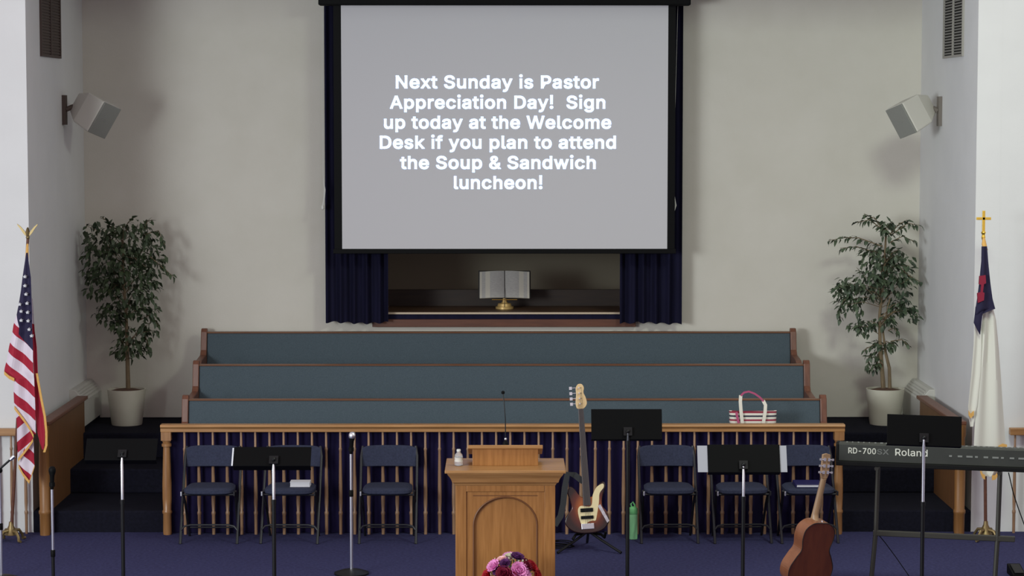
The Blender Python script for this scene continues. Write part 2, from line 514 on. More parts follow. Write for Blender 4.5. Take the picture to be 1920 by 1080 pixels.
# wing panels on both sides of the steps
for s, label in ((-1, 'oak wing panel beside the steps behind the striped flag'), (1, 'oak wing panel beside the steps behind the keyboard')):
    wp = thing('wing_panel', label, 'panel', (s * 3.755, 18.83, 0))
    MB().box(-0.025, 0.025, 0.04, 1.72, 0.0, 0.905).build('board', M['wing_oak'], wp, bevel=0.003)
    MB().box(-0.05, 0.05, 0.0, 1.76, 0.905, 0.935).build('cap', M['pew_wood'], wp, bevel=0.006)
    MB().lathe([(0.042, 0), (0.044, 0.17), (0.05, 0.18), (0.05, 0.2), (0.042, 0.21), (0.045, 0.5), (0.038, 0.8), (0.046, 0.82), (0.046, 0.905)], 14).build('end_post', M['post_oak'], wp, smooth=True)

# heaters in the back corners
for s, label in ((-1, 'cream convector heater in corner behind the single-stem potted ficus'), (1, 'cream convector heater in corner behind the twin-stem potted ficus')):
    h = thing('convector_heater', label, 'heater', (s * XW, 20.6, Z3))
    h.rotation_euler = (0, 0, 0)
    prof = [(0, 0.04), (0.135, 0.04), (0.135, 0.27), (0.05, 0.37), (0, 0.37)]
    hb = MB(); hb.prism([(-s * x, z) for x, z in prof], 0.0, 0.885)
    hb.build('casing', M['heater'], h, bevel=0.004)
    gb = MB()
    for k in range(4):
        t = 0.2 + 0.2 * k
        xg, zg = 0.135 - 0.085 * t, 0.27 + 0.10 * t
        gb.box(-s * xg - 0.006, -s * xg + 0.006, 0.05, 0.84, zg - 0.003, zg + 0.004)
    gb.build('outlet_grille', M['heater'], h)
    MB().box(-s * 0.06 - 0.06, -s * 0.06 + 0.06, 0.01, 0.87, 0.0, 0.04).build('plinth', M['dark_carpet'], h)

# tall wall grilles high on the side walls
for s, label, mm in ((-1, 'tall brown louvred grille high on the left alcove wall', 'vent_dark'), (1, 'tall grey louvred grille high on the right alcove wall', 'vent_grey')):
    g = thing('wall_grille', label, 'grille', (s * XW, 19.95, 3.95))
    fm = MB()
    for y0, y1 in ((-0.43, -0.40), (-0.02, 0.02), (0.40, 0.43)):
        fm.box(-s * 0.0 - 0.018, 0.018, y0, y1, 0, 1.0)
    fm.box(-0.018, 0.018, -0.43, 0.43, -0.02, 0.0).box(-0.018, 0.018, -0.43, 0.43, 0.92, 0.945)
    fm.build('frame', M['vent_frame'] if s > 0 else M['vent_dark'], g)
    B(-0.004, 0.004, -0.40, 0.40, 0, 0.93).build('backing', M['vent_dark'] if s < 0 else M['black'], g)
    lv = MB()
    for k in range(38):
        z = 0.012 + k * 0.0245
        lv.box(-0.012, 0.012, -0.40, -0.02, z, z + 0.011).box(-0.012, 0.012, 0.02, 0.40, z, z + 0.011)
    lv.build('louvre_bank', M[mm], g)

# ------------------------------------------------------------------ wall speakers


def wall_speaker(c_top_in, c_top_out, c_bot_in, depth_y, label, side):
    """three corners of the grille as the photo shows them at distance depth_y"""
    a = P(*c_top_in, depth_y); bb = P(*c_top_out, depth_y); c = P(*c_bot_in, depth_y)
    u = (a - c); L = u.length; u.normalize()
    w = bb - a
    w.y += 0.19
    w = (w - u * w.dot(u)); Wd = 0.23; w.normalize()
    n = u.cross(w).normalized()
    if n.y > 0:
        n = -n
    o = a - u * L / 2 + w * (Wd / 2)          # centre of the grille
    mt = Matrix.Identity(4)
    for i in range(3):
        mt[i][0], mt[i][1], mt[i][2], mt[i][3] = w[i], -n[i], u[i], 0
    t = thing('wall_speaker', label, 'speaker', o)
    cb = MB(); D = 0.37
    rings = []
    for y, sc in ((0.012, 1.0), (0.22, 0.96), (D, 0.56)):
        rings.append([mt.to_3x3() @ Vector((sx_ * Wd / 2 * sc, y, sz_ * L / 2 * sc)) for sx_, sz_ in ((-1, -1), (1, -1), (1, 1), (-1, 1))])
    cb.ring_loft(rings).build('cabinet', M['speaker_white'], t, bevel=0.012)
    gb = MB().box(-Wd / 2 + 0.004, Wd / 2 - 0.004, -0.004, 0.013, -L / 2 + 0.004, L / 2 - 0.004, mt)
    gb.build('grille', M['grille_grey'], t, bevel=0.004)
    MB().box(-0.02, 0.02, -0.007, -0.003, -0.012, 0.012, mt).build('badge', M['grille_grey'], t)
    back = mt.to_3x3() @ Vector((0, D - 0.02, 0))
    wallp = Vector((side * XW - o.x, 20.5 - o.y, back.z - 0.05))
    br = MB().path([back, back * 0.5 + wallp * 0.5 + Vector((0, 0, 0.0)), wallp + Vector((-side * 0.02, 0, 0))], 0.022, 10)
    br.box(wallp.x - 0.03, wallp.x + 0.03, wallp.y - 0.05, wallp.y + 0.05, wallp.z - 0.13, wallp.z + 0.13)
    br.build('wall_bracket', M['vent_dark'] if side < 0 else M['bracket'], t)  # bracket tone darkened for its shadow, more so on the left


wall_speaker((197, 191), (220, 207), (165, 248), 20.3, 'white angled speaker on the left wall above the single-stem ficus', -1)
wall_speaker((1690, 194), (1663, 200), (1719, 249), 20.3, 'white angled speaker on the right wall above the twin-stem ficus', 1)

# ------------------------------------------------------------------ projection screen and curtains
SY = 21.12
sc_x0, sc_x1 = PX(640.5, SY, 240), PX(1252, SY, 240)
sc_z0, sc_z1 = PZ(466.5, SY), PZ(2, SY)
scr = thing('projection_screen', 'pull-down projection screen showing white announcement text in front of navy curtains', 'projection screen', (0, SY, sc_z0))
H = sc_z1 - sc_z0
B(sc_x0, sc_x1, -0.004, 0.004, 0, H + 0.1).build('screen_fabric', M['screen'], scr)
fb = MB()
bx0, bx1 = PX(626, SY, 240), PX(1266, SY, 240)
fb.box(bx0, sc_x0, -0.004, 0.004, 0, H + 0.1).box(sc_x1, bx1, -0.004, 0.004, 0, H + 0.1)
fb.build('black_border', M['black'], scr)
B(bx0 - 0.01, bx1 + 0.01, -0.015, 0.015, PZ(475.5, SY) - sc_z0, 0).build('weight_bar', M['black'], scr, bevel=0.004)
hx0, hx1 = PX(598, SY, 6), PX(1294, SY, 6)
B(hx0, hx1, -0.09, 0.10, PZ(9.5, SY - 0.09) - sc_z0, PZ(9.5, SY - 0.09) - sc_z0 + 0.16).build('housing', M['black'], scr, bevel=0.01)

LINES = [("Next Sunday is Pastor", 742, 1123, 165), ("Appreciation Day!  Sign", 731, 1135, 203), ("up today at the Welcome", 720, 1146, 240.5),
         ("Desk if you plan to attend", 712, 1155, 278), ("the Soup & Sandwich", 750, 1117, 316), ("luncheon!", 851, 1017, 353.5)]


GLYPHS = json.loads('''{" ":[188,[]],"!":[196,[[67,160,63,509,132,509,128,160],[98,-4,86,-3,75,1,66,9,58,18,54,29,52,41,54,53,58,64,66,73,75,80,86,85,98,86,110,85,121,80,130,73,138,64,142,53,143,41,142,29,138,18,130,9,121,1,110,-3]]],"&":[448,[[197,-7,165,-5,136,1,110,12,88,26,69,42,54,62,43,84,36,108,34,133,36,154,40,173,47,189,85,235,140,279,216,335,237,352,255,375,262,405,260,420,255,434,245,445,233,454,219,459,201,461,168,453,145,431,137,399,145,363,169,327,204,284,438,0,364,0,171,231,121,293,87,344,81,361,77,379,75,398,77,420,82,440,91,458,102,474,117,488,134,499,154,507,176,512,200,513,224,512,246,507,266,499,283,488,297,475,308,459,317,442,322,424,324,404,315,362,291,325,256,293,154,217,110,174,103,161,98,146,97,131,98,115,102,101,109,87,118,76,130,66,143,57,158,51,175,48,193,46,213,48,232,52,251,59,301,95,315,112,327,131,336,151,343,174,348,198,349,224,408,224,406,194,403,167,397,144,371,92,345,62,333,47,315,30,294,17,271,7,246,-1,221,-5]]],"-":[453,[[337,244,337,188,114,188,114,244]]],"0":[453,[[227,-7,191,-3,158,7,130,24,105,48,85,77,69,113,57,155,50,202,48,254,50,306,57,353,69,395,85,431,106,461,130,484,159,502,191,512,227,516,262,512,295,502,323,484,348,461,368,431,384,395,396,353,403,306,405,254,403,202,396,155,384,113,368,77,348,48,323,24,295,7,263,-3],[227,50,250,52,271,60,290,74,306,92,320,116,330,144,338,176,342,213,344,254,342,295,338,332,330,365,320,393,306,416,290,435,271,449,250,457,227,460,203,457,182,449,163,435,147,416,134,393,123,365,115,332,111,295,109,254,111,213,115,176,123,144,134,116,147,92,163,74,182,60,203,52]]],"7":[453,[[97,0,323,448,323,452,62,452,62,509,391,509,391,449,165,0]]],"A":[480,[[16,0,201,509,276,509,463,0,395,0,287,302,264,372,232,478,245,478,213,371,191,302,85,0],[110,142,110,199,370,199,370,142]]],"D":[502,[[219,0,96,0,96,57,215,57,254,60,288,68,318,81,343,99,363,122,379,149,390,181,397,216,399,255,397,294,390,329,379,361,364,388,344,410,320,428,291,441,258,449,221,452,93,452,93,509,225,509,273,505,315,495,353,478,385,455,412,426,433,391,449,351,458,306,462,255,458,205,449,159,433,119,411,83,384,54,351,31,312,14,268,3],[125,509,125,0,60,0,60,509]]],"N":[523,[[60,0,60,509,136,509,343,183,363,151,388,107,414,55,405,54,401,108,399,157,399,195,399,509,463,509,463,0,387,0,202,290,177,331,148,381,108,452,119,454,122,384,124,328,125,291,125,0]]],"P":[445,[[60,0,60,509,235,509,272,506,305,499,332,487,356,471,375,452,390,430,400,404,407,377,409,348,407,318,400,291,390,265,375,243,356,223,332,207,305,195,272,188,235,186,109,186,109,242,233,242,257,244,279,248,297,256,312,266,324,279,333,294,339,310,343,328,344,348,343,367,339,385,333,402,324,416,312,428,297,439,279,446,257,451,232,452,125,452,125,0]]],"R":[449,[[60,0,60,509,236,509,273,506,305,500,333,489,356,473,376,455,390,433,401,408,407,381,409,352,407,323,401,296,390,271,376,250,356,232,333,217,305,206,273,200,236,198,96,198,96,255,234,255,258,256,280,260,298,267,313,276,325,287,334,300,340,316,344,333,345,352,344,371,340,389,334,405,325,419,313,430,298,440,279,446,258,451,233,452,125,452,125,0],[353,0,230,229,303,229,428,0]]],"S":[447,[[224,-9,188,-7,156,-1,128,9,102,23,81,40,64,60,51,83,42,109,38,137,104,137,108,118,114,102,123,88,136,76,150,66,166,59,224,49,246,50,267,54,286,60,303,69,317,79,329,92,338,106,344,122,346,139,344,154,340,168,332,179,296,205,245,222,184,239,145,253,112,269,86,289,67,313,56,341,52,372,54,400,62,425,75,448,92,468,113,484,138,498,165,508,195,514,227,516,259,514,289,508,316,498,340,484,360,468,377,449,390,427,398,403,401,378,337,378,332,402,320,421,302,437,280,449,254,456,225,459,204,457,185,454,167,448,152,440,139,430,129,418,121,405,117,391,115,376,117,359,122,345,131,334,169,308,212,293,264,279,312,264,359,238,395,198,402,180,407,161,408,139,406,112,399,87,386,64,370,43,349,25,323,11,294,0,261,-7]]],"W":[686,[[155,0,16,509,82,509,163,196,175,145,187,94,197,40,189,40,200,94,211,145,224,196,306,509,380,509,462,196,474,145,486,94,497,40,488,40,499,94,510,145,523,196,603,509,670,509,530,0,455,0,368,323,351,391,336,475,350,475,335,395,318,323,230,0]]],"X":[474,[[18,0,217,284,217,236,29,509,104,509,178,400,204,361,223,329,243,292,232,292,252,329,272,361,298,400,374,509,446,509,259,239,259,287,456,0,382,0,292,129,268,165,250,195,230,231,244,231,225,196,206,166,182,129,91,0]]],"a":[389,[[160,-9,137,-7,115,-3,94,5,76,15,60,29,48,45,38,63,32,84,30,108,32,128,36,146,43,161,53,174,64,184,78,193,125,211,178,220,234,227,265,235,271,240,274,246,276,255,276,257,267,297,240,322,196,331,149,322,118,301,100,274,41,291,51,313,64,331,79,346,95,358,114,368,133,375,194,384,239,379,286,360,300,350,312,336,322,320,330,301,335,278,337,251,337,0,277,0,277,52,272,52,252,25,215,1],[170,45,192,47,211,51,228,59,242,68,254,80,263,93,270,108,274,122,276,138,276,190,259,182,231,176,200,171,175,168,134,159,103,139,97,130,93,118,92,105,102,72,130,52]]],"c":[396,[[207,-8,174,-5,144,3,117,16,93,35,72,58,56,85,44,116,37,150,34,187,37,225,44,260,56,291,72,318,93,341,117,360,144,374,174,382,207,384,260,377,305,356,340,322,362,277,303,262,290,289,270,311,242,325,207,330,184,328,163,321,145,310,130,296,118,278,108,258,102,236,98,212,96,187,98,163,102,139,108,117,118,97,130,80,145,66,163,55,184,49,207,46,243,52,271,66,292,89,304,117,363,102,341,56,306,21,261,-1]]],"d":[424,[[195,-8,165,-6,137,3,111,16,89,34,70,57,55,84,43,116,36,151,34,189,36,227,43,261,55,293,70,320,89,342,112,361,137,374,165,382,196,384,218,383,237,379,253,373,287,346,306,319,311,319,311,509,372,509,372,0,313,0,313,59,307,59,287,31,252,4,236,-3,217,-7],[205,47,226,49,246,55,263,65,278,78,290,95,299,115,306,138,310,162,312,189,310,216,306,241,300,263,290,282,278,299,263,312,246,322,227,328,205,330,182,328,162,322,145,311,130,298,118,281,108,261,102,239,98,215,96,189,98,163,102,139,109,117,118,97,130,80,145,66,162,55,182,49]]],"e":[404,[[212,-8,177,-5,145,3,117,16,92,35,72,58,56,85,44,116,37,150,34,187,36,224,44,258,55,290,71,317,91,340,115,359,142,373,172,382,205,384,266,374,285,366,303,355,319,341,334,324,347,305,357,282,365,256,370,227,371,194,371,169,75,169,75,221,338,221,310,202,308,226,304,248,298,269,288,286,277,301,263,314,246,323,227,328,205,330,183,328,164,323,146,313,131,301,119,286,109,270,102,251,97,231,96,211,96,178,98,151,102,127,110,106,121,88,135,73,151,61,169,53,190,48,212,46,254,53,285,73,306,105,365,91,358,72,348,55,335,39,320,26,302,14,283,4,261,-3,237,-7]]],"f":[254,[[228,379,228,327,6,327,6,379],[81,0,81,432,82,452,87,470,96,486,107,499,120,510,135,519,187,530,222,527,243,521,227,468,215,472,195,474,178,472,164,468,154,460,147,449,143,435,142,419,142,0]]],"g":[425,[[207,-151,180,-149,156,-146,134,-140,82,-110,51,-69,101,-41,122,-66,154,-88,207,-97,236,-95,261,-87,282,-75,298,-58,308,-34,311,-6,311,68,306,68,287,41,252,16,236,10,217,6,195,5,165,7,138,14,113,27,90,43,71,65,55,90,43,120,36,154,34,191,36,229,43,263,55,293,71,320,90,342,112,361,138,374,166,382,196,384,218,383,237,379,253,373,288,346,308,319,313,319,313,379,372,379,372,-9,370,-40,363,-67,350,-90,334,-109,314,-124,291,-136,265,-144,237,-149],[205,59,227,61,246,66,264,75,278,87,290,103,300,121,307,142,311,166,312,193,311,219,307,242,300,264,291,283,279,299,264,312,247,322,227,328,205,330,182,328,163,322,145,312,130,298,118,282,109,262,102,241,98,218,96,193,98,167,102,144,109,123,118,104,131,88,145,76,163,66,183,61]]],"h":[410,[[114,227,114,0,53,0,53,509,114,509,114,287,102,287,116,319,132,344,152,362,175,374,200,382,227,384,252,383,275,377,295,369,313,356,328,340,341,321,350,298,355,271,357,240,357,0,296,0,296,235,293,263,286,286,273,304,256,318,235,326,210,329,192,328,176,324,161,317,147,308,136,297,126,283,119,266,115,248]]],"i":[167,[[53,0,53,379,114,379,114,0],[84,443,73,444,63,448,54,455,47,463,43,472,41,483,43,494,47,504,54,512,63,518,73,522,84,524,95,522,105,518,114,512,121,504,125,494,126,483,125,472,121,463,114,455,105,448,95,444]]],"k":[381,[[110,137,110,212,121,212,284,379,360,379,184,199,177,199],[53,0,53,509,114,509,114,0],[294,0,148,186,191,229,372,0]]],"l":[189,[[139,-2,112,0,91,8,74,20,62,37,55,59,53,84,53,509,114,509,114,99,120,62,126,57,135,53,146,52,160,53,170,54,181,3,162,-1]]],"m":[610,[[53,0,53,379,112,379,112,295,108,295,114,314,122,331,132,346,172,376,219,386,245,383,268,375,287,361,303,342,314,320,321,295,312,295,318,312,326,329,337,343,381,375,437,386,458,385,478,380,497,372,514,361,529,346,541,328,550,307,555,283,557,255,557,0,496,0,496,254,493,279,485,298,473,313,456,323,438,329,419,330,402,329,387,326,374,320,345,290,335,247,335,0,274,0,274,260,272,280,265,297,253,311,238,322,220,328,199,330,158,320,145,312,135,302,126,289,119,274,115,257,114,238,114,0]]],"n":[410,[[114,227,114,0,53,0,53,379,112,379,112,287,102,287,116,319,132,344,152,362,175,374,200,382,227,384,252,383,275,377,295,369,313,356,328,340,341,321,350,298,355,271,357,240,357,0,296,0,296,235,293,263,286,286,273,304,256,318,235,326,210,329,192,328,176,324,161,317,147,308,136,297,126,283,119,266,115,248]]],"o":[415,[[207,-8,174,-5,144,3,117,16,93,35,72,58,56,85,44,116,37,150,34,187,37,225,44,260,56,291,72,318,93,341,117,360,144,374,174,382,207,384,241,382,271,374,299,360,323,341,343,318,359,291,371,260,379,225,381,187,379,150,371,116,359,85,343,58,323,35,299,16,271,3,241,-5],[207,46,231,49,252,55,270,66,285,80,298,97,307,117,314,139,318,163,319,187,318,212,314,236,307,258,298,278,285,296,270,310,252,321,231,328,207,330,184,328,163,321,145,310,130,296,118,278,108,258,102,236,98,212,96,187,98,163,102,139,108,117,118,97,130,80,145,66,163,55,184,49]]],"p":[424,[[53,-143,53,379,112,379,112,319,118,319,137,346,171,373,188,379,207,383,229,384,259,382,287,374,313,361,335,342,354,320,370,293,381,261,388,227,390,189,388,151,381,116,370,84,355,57,336,34,313,16,288,3,260,-6,229,-8,208,-7,189,-3,173,4,138,31,118,59,114,59,114,-143],[220,47,242,49,262,55,279,66,294,80,306,97,316,117,323,139,327,163,328,189,327,215,323,239,316,261,307,281,295,298,280,311,262,322,243,328,220,330,198,328,178,322,161,312,147,299,134,282,125,263,118,241,114,216,113,189,114,162,118,138,125,115,135,95,147,78,162,65,179,55,198,49]]],"r":[259,[[53,0,53,379,112,379,112,321,115,321,124,339,137,354,152,367,171,377,191,383,213,385,229,384,243,384,243,322,230,324,207,326,190,324,174,321,159,315,146,306,135,296,126,284,119,269,115,254,114,237,114,0]]],"s":[365,[[182,-8,157,-7,133,-3,112,3,93,12,76,24,62,38,50,54,41,73,36,94,94,107,101,87,111,72,124,60,141,52,160,47,181,45,206,47,227,53,244,62,258,74,265,88,268,103,266,115,262,126,254,136,243,144,229,150,212,155,149,170,118,180,92,192,72,208,58,227,50,249,47,274,49,295,55,314,65,332,79,347,95,360,115,370,137,378,161,383,187,384,212,383,234,379,254,372,271,363,286,352,299,339,324,290,268,277,262,291,254,304,243,316,228,325,210,331,187,333,166,331,147,326,131,317,119,305,111,292,109,277,110,264,115,253,124,243,172,223,229,209,261,200,287,187,306,171,320,153,328,131,331,107,329,85,323,65,312,47,298,31,281,18,260,6,236,-2,210,-7]]],"t":[227,[[204,379,204,327,6,327,6,379],[65,471,126,471,126,98,127,83,130,70,136,61,144,55,156,51,170,50,185,51,202,54,213,2,192,-3,168,-4,138,-1,113,7,92,21,77,41,68,64,65,93]]],"u":[410,[[182,-5,158,-3,135,2,115,11,97,23,82,39,69,59,60,82,54,109,53,139,53,379,114,379,114,144,116,117,124,94,137,75,154,61,175,53,200,50,218,51,234,55,249,62,263,71,274,83,283,97,290,113,295,132,296,153,296,379,357,379,357,0,298,0,298,92,307,92,294,60,277,35,257,17,234,5,209,-3]]],"w":[567,[[138,0,23,379,87,379,133,214,154,137,175,41,165,41,186,135,206,214,252,379,316,379,362,214,382,136,402,41,391,41,413,135,434,214,480,379,545,379,429,0,368,0,319,172,305,225,291,280,277,338,291,338,277,280,263,225,248,172,199,0]]],"x":[379,[[21,0,171,218,171,171,29,379,100,379,147,306,179,253,207,206,175,206,202,253,233,306,282,379,352,379,209,169,209,214,358,0,287,0,231,85,200,136,173,182,205,182,178,136,148,85,91,0]]],"y":[389,[[47,-139,61,-86,71,-87,104,-89,130,-74,151,-36,163,-1,17,379,84,379,165,155,187,87,206,21,184,21,202,87,224,155,305,379,371,379,204,-58,177,-107,139,-136,91,-145,65,-143]]]}''')


def inside(p, c):
    r_ = False; n = len(c)
    for i in range(n):
        a, b_ = c[i], c[(i + 1) % n]
        if (a[1] > p[1]) != (b_[1] > p[1]) and p[0] < (b_[0] - a[0]) * (p[1] - a[1]) / (b_[1] - a[1]) + a[0]:
            r_ = not r_
    return r_


def text_mesh(body, bold, spacing=1.0):
    """bold sans lettering from glyph outlines (units of 1/1000), filled to a flat mesh"""
    x = 0.0
    fills = []
    for ch in body:
        adv, cont = GLYPHS[ch]
        cs = [[(x + c[2 * i] / 1000, c[2 * i + 1] / 1000) for i in range(len(c) // 2)] for c in cont]
        if ch in 'i!' and len(cs) == 2:      # keep the gap beside the dot open once bold
            k = 0 if min(p[1] for p in cs[0]) > min(p[1] for p in cs[1]) else 1
            cs[k] = [(p[0], p[1] + 1.3 * bold) for p in cs[k]]
        ar = [sum(c[i - 1][0] * c[i][1] - c[i][0] * c[i - 1][1] for i in range(len(c))) for c in cs]
        big = max(ar, key=abs) if ar else 0
        if big > 0:
            cs = [c[::-1] for c in cs]; ar = [-a for a in ar]; big = -big
        outs = [[c] for c, a in zip(cs, ar) if a * big > 0]
        for c, a in zip(cs, ar):
            if a * big < 0:
                own = [o for o in outs if sum(inside(p, o[0]) for p in c) > len(c) * 0.6] or outs[:1]
                own[0].append(c)
        fills += outs
        x += adv / 1000 * spacing + 1.2 * bold
    vs, fs = [], []
    for grp in fills:
        cu = bpy.data.curves.new('text', 'CURVE'); cu.dimensions = '2D'; cu.fill_mode = 'BOTH'
        for c in grp:
            sp = cu.splines.new('POLY'); sp.points.add(len(c) - 1); sp.use_cyclic_u = True
            for i, p in enumerate(c):
                sp.points[i].co = (p[0], p[1], 0, 1)
        o = bpy.data.objects.new('text', cu); COL.objects.link(o)
        dg = bpy.context.evaluated_depsgraph_get(); dg.update()
        me = bpy.data.meshes.new_from_object(o.evaluated_get(dg))
        n0 = len(vs)
        vs += [v.co.copy() for v in me.vertices]; fs += [[i + n0 for i in p.vertices] for p in me.polygons]
        bpy.data.objects.remove(o); bpy.data.curves.remove(cu); bpy.data.meshes.remove(me)
        # a round-ended stroke along every outline makes the letter bold
        for c in grp:
            for i in range(len(c)):
                p, q = Vector(c[i - 1]), Vector(c[i])
                d = q - p
                if d.length < 1e-5:
                    continue
                d.normalize(); nv_ = Vector((-d.y, d.x)); n0 = len(vs)
                ring = [p + bold * (math.cos(t) * nv_ - math.sin(t) * d) for t in (0, 0.8, 1.57, 2.35, 3.14)]
                ring += [q + bold * (-math.cos(t) * nv_ + math.sin(t) * d) for t in (0, 0.8, 1.57, 2.35, 3.14)]
                vs += [Vector((v.x, v.y, 0)) for v in ring]
                fs.append(list(range(n0, n0 + 10))[::-1])
    return vs, fs


CAP = 0.509 + 0.045   # cap height of the outlines once emboldened
for body, xa, xb, base in LINES:
    vs, fs = text_mesh(body, 0.022)
    mn = min(v.x for v in vs); mx = max(v.x for v in vs)
    A = P(xa, base, SY); Bp = P(xb, base, SY)
    sx_ = (Bp.x - A.x) / (mx - mn); sz_ = (24.5 * SY / F) / CAP
    MB().add([(A.x + (v.x - mn) * sx_, -0.0055, A.z - sc_z0 + v.y * sz_) for v in vs], fs).build('text_line', M['letters'], scr, flip_fix=False)


def curtain(pxl, pxr, y, z0, z1, seed):
    rg = random.Random(seed); c = MB(); n = 140; rings = []
    p1, p2, p3 = (rg.uniform(0, 6.28) for _ in range(3))
    xa, xb = PX(pxl, y, 560), PX(pxr, y, 560)
    for i in range(n + 1):
        x = xa + (xb - xa) * i / n
        w_ = 0.032 * math.sin(x * 52 + p1 + 0.8 * math.sin(x * 9 + p3)) + 0.012 * math.sin(x * 101 + p2)
        zz = z0 + 0.006 * math.sin(x * 52 + p1) + 0.006 * math.sin(x * 11)
        rings.append([(x, w_, zz), (x, w_ * 0.8, z0 + 1.2), (x, w_ * 0.5, z1), (x, w_ * 0.5 + 0.006, z1), (x, w_ * 0.8 + 0.006, z0 + 1.2), (x, w_ + 0.006, zz)])
    c.ring_loft(rings)
    o = c.build('curtain', M['navy'], smooth=True)
    o.location = (0, y, 0)
    return o


tag(curtain(611, 728, 21.36, PZ(605, 21.36), 4.62, 1), 'navy curtain hanging at the left side of the wall opening', 'curtain', 'navy curtains of the wall opening')
tag(curtain(1162, 1278, 21.36, PZ(606, 21.36), 4.62, 2), 'navy curtain hanging at the right side of the wall opening', 'curtain', 'navy curtains of the wall opening')
rod = MB().path([(PX(600, 21.36), 0, 0), (PX(1290, 21.36), 0, 0)], 0.015, 10)
o = rod.build('curtain_rod', M['black_metal']); o.location = (0, 21.36, 4.63)
tag(o, 'black rod above the screen that carries the navy curtains', 'curtain rod')

# pull cords beside the screen
for pts, label in (([(605, -30), (604, 200), (606, 330), (609, 356), (608, 372), (605, 390)], 'white pull cord with tassel left of the screen'),
                   ([(1272, -30), (1266, 200), (1262, 350), (1265, 375), (1267, 385), (1261, 404)], 'white pull cord with tassel right of the screen')):
    cd = thing('pull_cord', label, 'cord', P(*pts[0], 21.3))
    q = [P(a, c, 21.24) - Vector(cd.location) for a, c in pts]
    MB().path(q, [0.0018, 0.0018, 0.0018, 0.008, 0.008, 0.008], 6).build('cord', M['white_plastic'], cd)
    e = q[-1]
    MB().lathe([(0.004, 0.03), (0.012, 0.02), (0.016, 0), (0.012, -0.012), (0.004, -0.016)], 10, Matrix.Translation(e)).build('tassel', M['white_plastic'], cd, smooth=True)

# open book on its stand, in the opening
bk = P(946, 578, 21.95)
bst = thing('book_stand', 'brass book stand on the ledge of the wall opening', 'book stand', (bk.x, 21.95, OZ0))
MB().lathe([(0.085, 0), (0.085, 0.02), (0.068, 0.024), (0.062, 0.05), (0.03, 0.055), (0.02, 0.075), (0.018, 0.1)], 18).build('base', M['satin_brass'], bst, smooth=True)
MB().box(-0.12, 0.12, -0.03, 0.005, 0.085, 0.092).build('ledge_lip', M['brass'], bst, bevel=0.002)
MB().path([(0, 0.0, 0.08), (0, 0.055, 0.22)], 0.008, 8).build('back_prop', M['brass'], bst)
bz0 = 0.094
bok = thing('open_book', 'large open book with printed pages on the brass stand', 'book', (bk.x, 21.95, OZ0 + bz0))
tilt = Matrix.Rotation(R(-14), 4, 'X')
HB = 0.265


def book_half(s, off0, off1, name, mm, h0, h1, wmax):
    c = MB(); rings = []
    n = 14
    for i in range(n + 1):
        t = i / n; x = s * t * wmax
        bul = 0.022 * math.sin(math.pi * min(1, t * 1.25) * 0.8) * (1 - 0.25 * t)
        yb = -0.012 - bul
        rings.append([tilt @ Vector((x, yb + off0, h0 - 0.008 * (t > 0.0) * t)), tilt @ Vector((x, yb + off0, h1 - 0.012 * t)), tilt @ Vector((x, off1, h1 - 0.012 * t)), tilt @ Vector((x, off1, h0 - 0.008 * t))])
    c.ring_loft(rings)
    return c.build(name, mm, bok, smooth=True)


for s in (-1, 1):
    book_half(s, -0.022, -0.022, 'page_block', M['page_edge'], 0.006, HB, 0.236)
    book_half(s, -0.0235, -0.0205, 'page', M['page'], 0.008, HB - 0.002, 0.214)
cv = MB()
cv.box(-0.248, 0.248, -0.022, -0.014, 0.0, HB + 0.004, tilt)
cv.build('cover', M['leather'], bok, bevel=0.003)
rb = MB().path([tilt @ Vector((0, -0.04, HB)), tilt @ Vector((0.001, -0.042, 0.1)), Vector((0.002, -0.075, -0.03)), Vector((0.003, -0.088, -0.07))], 0.003, 5)
rb.build('ribbon', M['leather'], bok)


# ------------------------------------------------------------------ pews
def pew(pxl, pxr, ytop, z, cap_py, end_py, label):
    X0, X1 = PX(pxl, ytop, 700), PX(pxr, ytop, 700)
    ht = PZ(cap_py, ytop) - z
    he = PZ(end_py, ytop) - z
    t = thing('pew', label, 'pew', ((X0 + X1) / 2, ytop, z), group='teal choir pews')
    hw = (X1 - X0) / 2
    e = 0.055
    sd = 0.40                      # seat depth in front of the back
    back = [(0.0, ht - 0.013), (0.045, ht - 0.013), (0.045, 0.3), (-0.03, 0.40), (-0.075, 0.42)]
    MB().prism_x(back, -hw + e, hw - e).build('backrest', M['teal'], t, bevel=0.008)
    MB().prism_x([(-0.008, ht - 0.013), (-0.01, ht - 0.003), (0.0, ht), (0.05, ht), (0.055, ht - 0.013)], -hw + e, hw - e).build('cap_rail', M['pew_cap'], t)
    MB().box(-hw + e, hw - e, -sd - 0.06, 0.03, 0.36, 0.40).build('seat', M['pew_wood'], t, bevel=0.004)
    MB().box(-hw + e + 0.01, hw - e - 0.01, -sd - 0.055, -0.06, 0.40, 0.45).build('seat_cushion', M['teal'], t, bevel=0.018)
    MB().box(-hw + e, hw - e, -sd * 0.35, -sd * 0.35 + 0.02, 0.0, 0.36).build('seat_support', M['pew_wood'], t)
    pr = [(0.06, 0), (0.065, he - 0.02), (0.05, he), (0.01, he), (-0.02, he - 0.03), (-0.055, 0.66), (-0.1, 0.62), (-sd, 0.60), (-sd - 0.07, 0.57), (-sd - 0.08, 0.52), (-sd - 0.05, 0.3), (-sd - 0.05, 0)]
    for xa in (-hw, hw - e):
        MB().prism_x(pr, xa, xa + e).build('end_panel', M['pew_wood'], t, bevel=0.006)
    return t


pew(378, 1492, 21.33, Z3, 622, 616, 'rear teal upholstered pew nearest the back wall')
pew(362, 1518, 20.40, Z2, 683, 676, 'middle teal upholstered pew between the front and rear pews')
pew(341, 1550, 19.60, Z1, 748, 741, 'front teal upholstered pew just behind the oak rail')


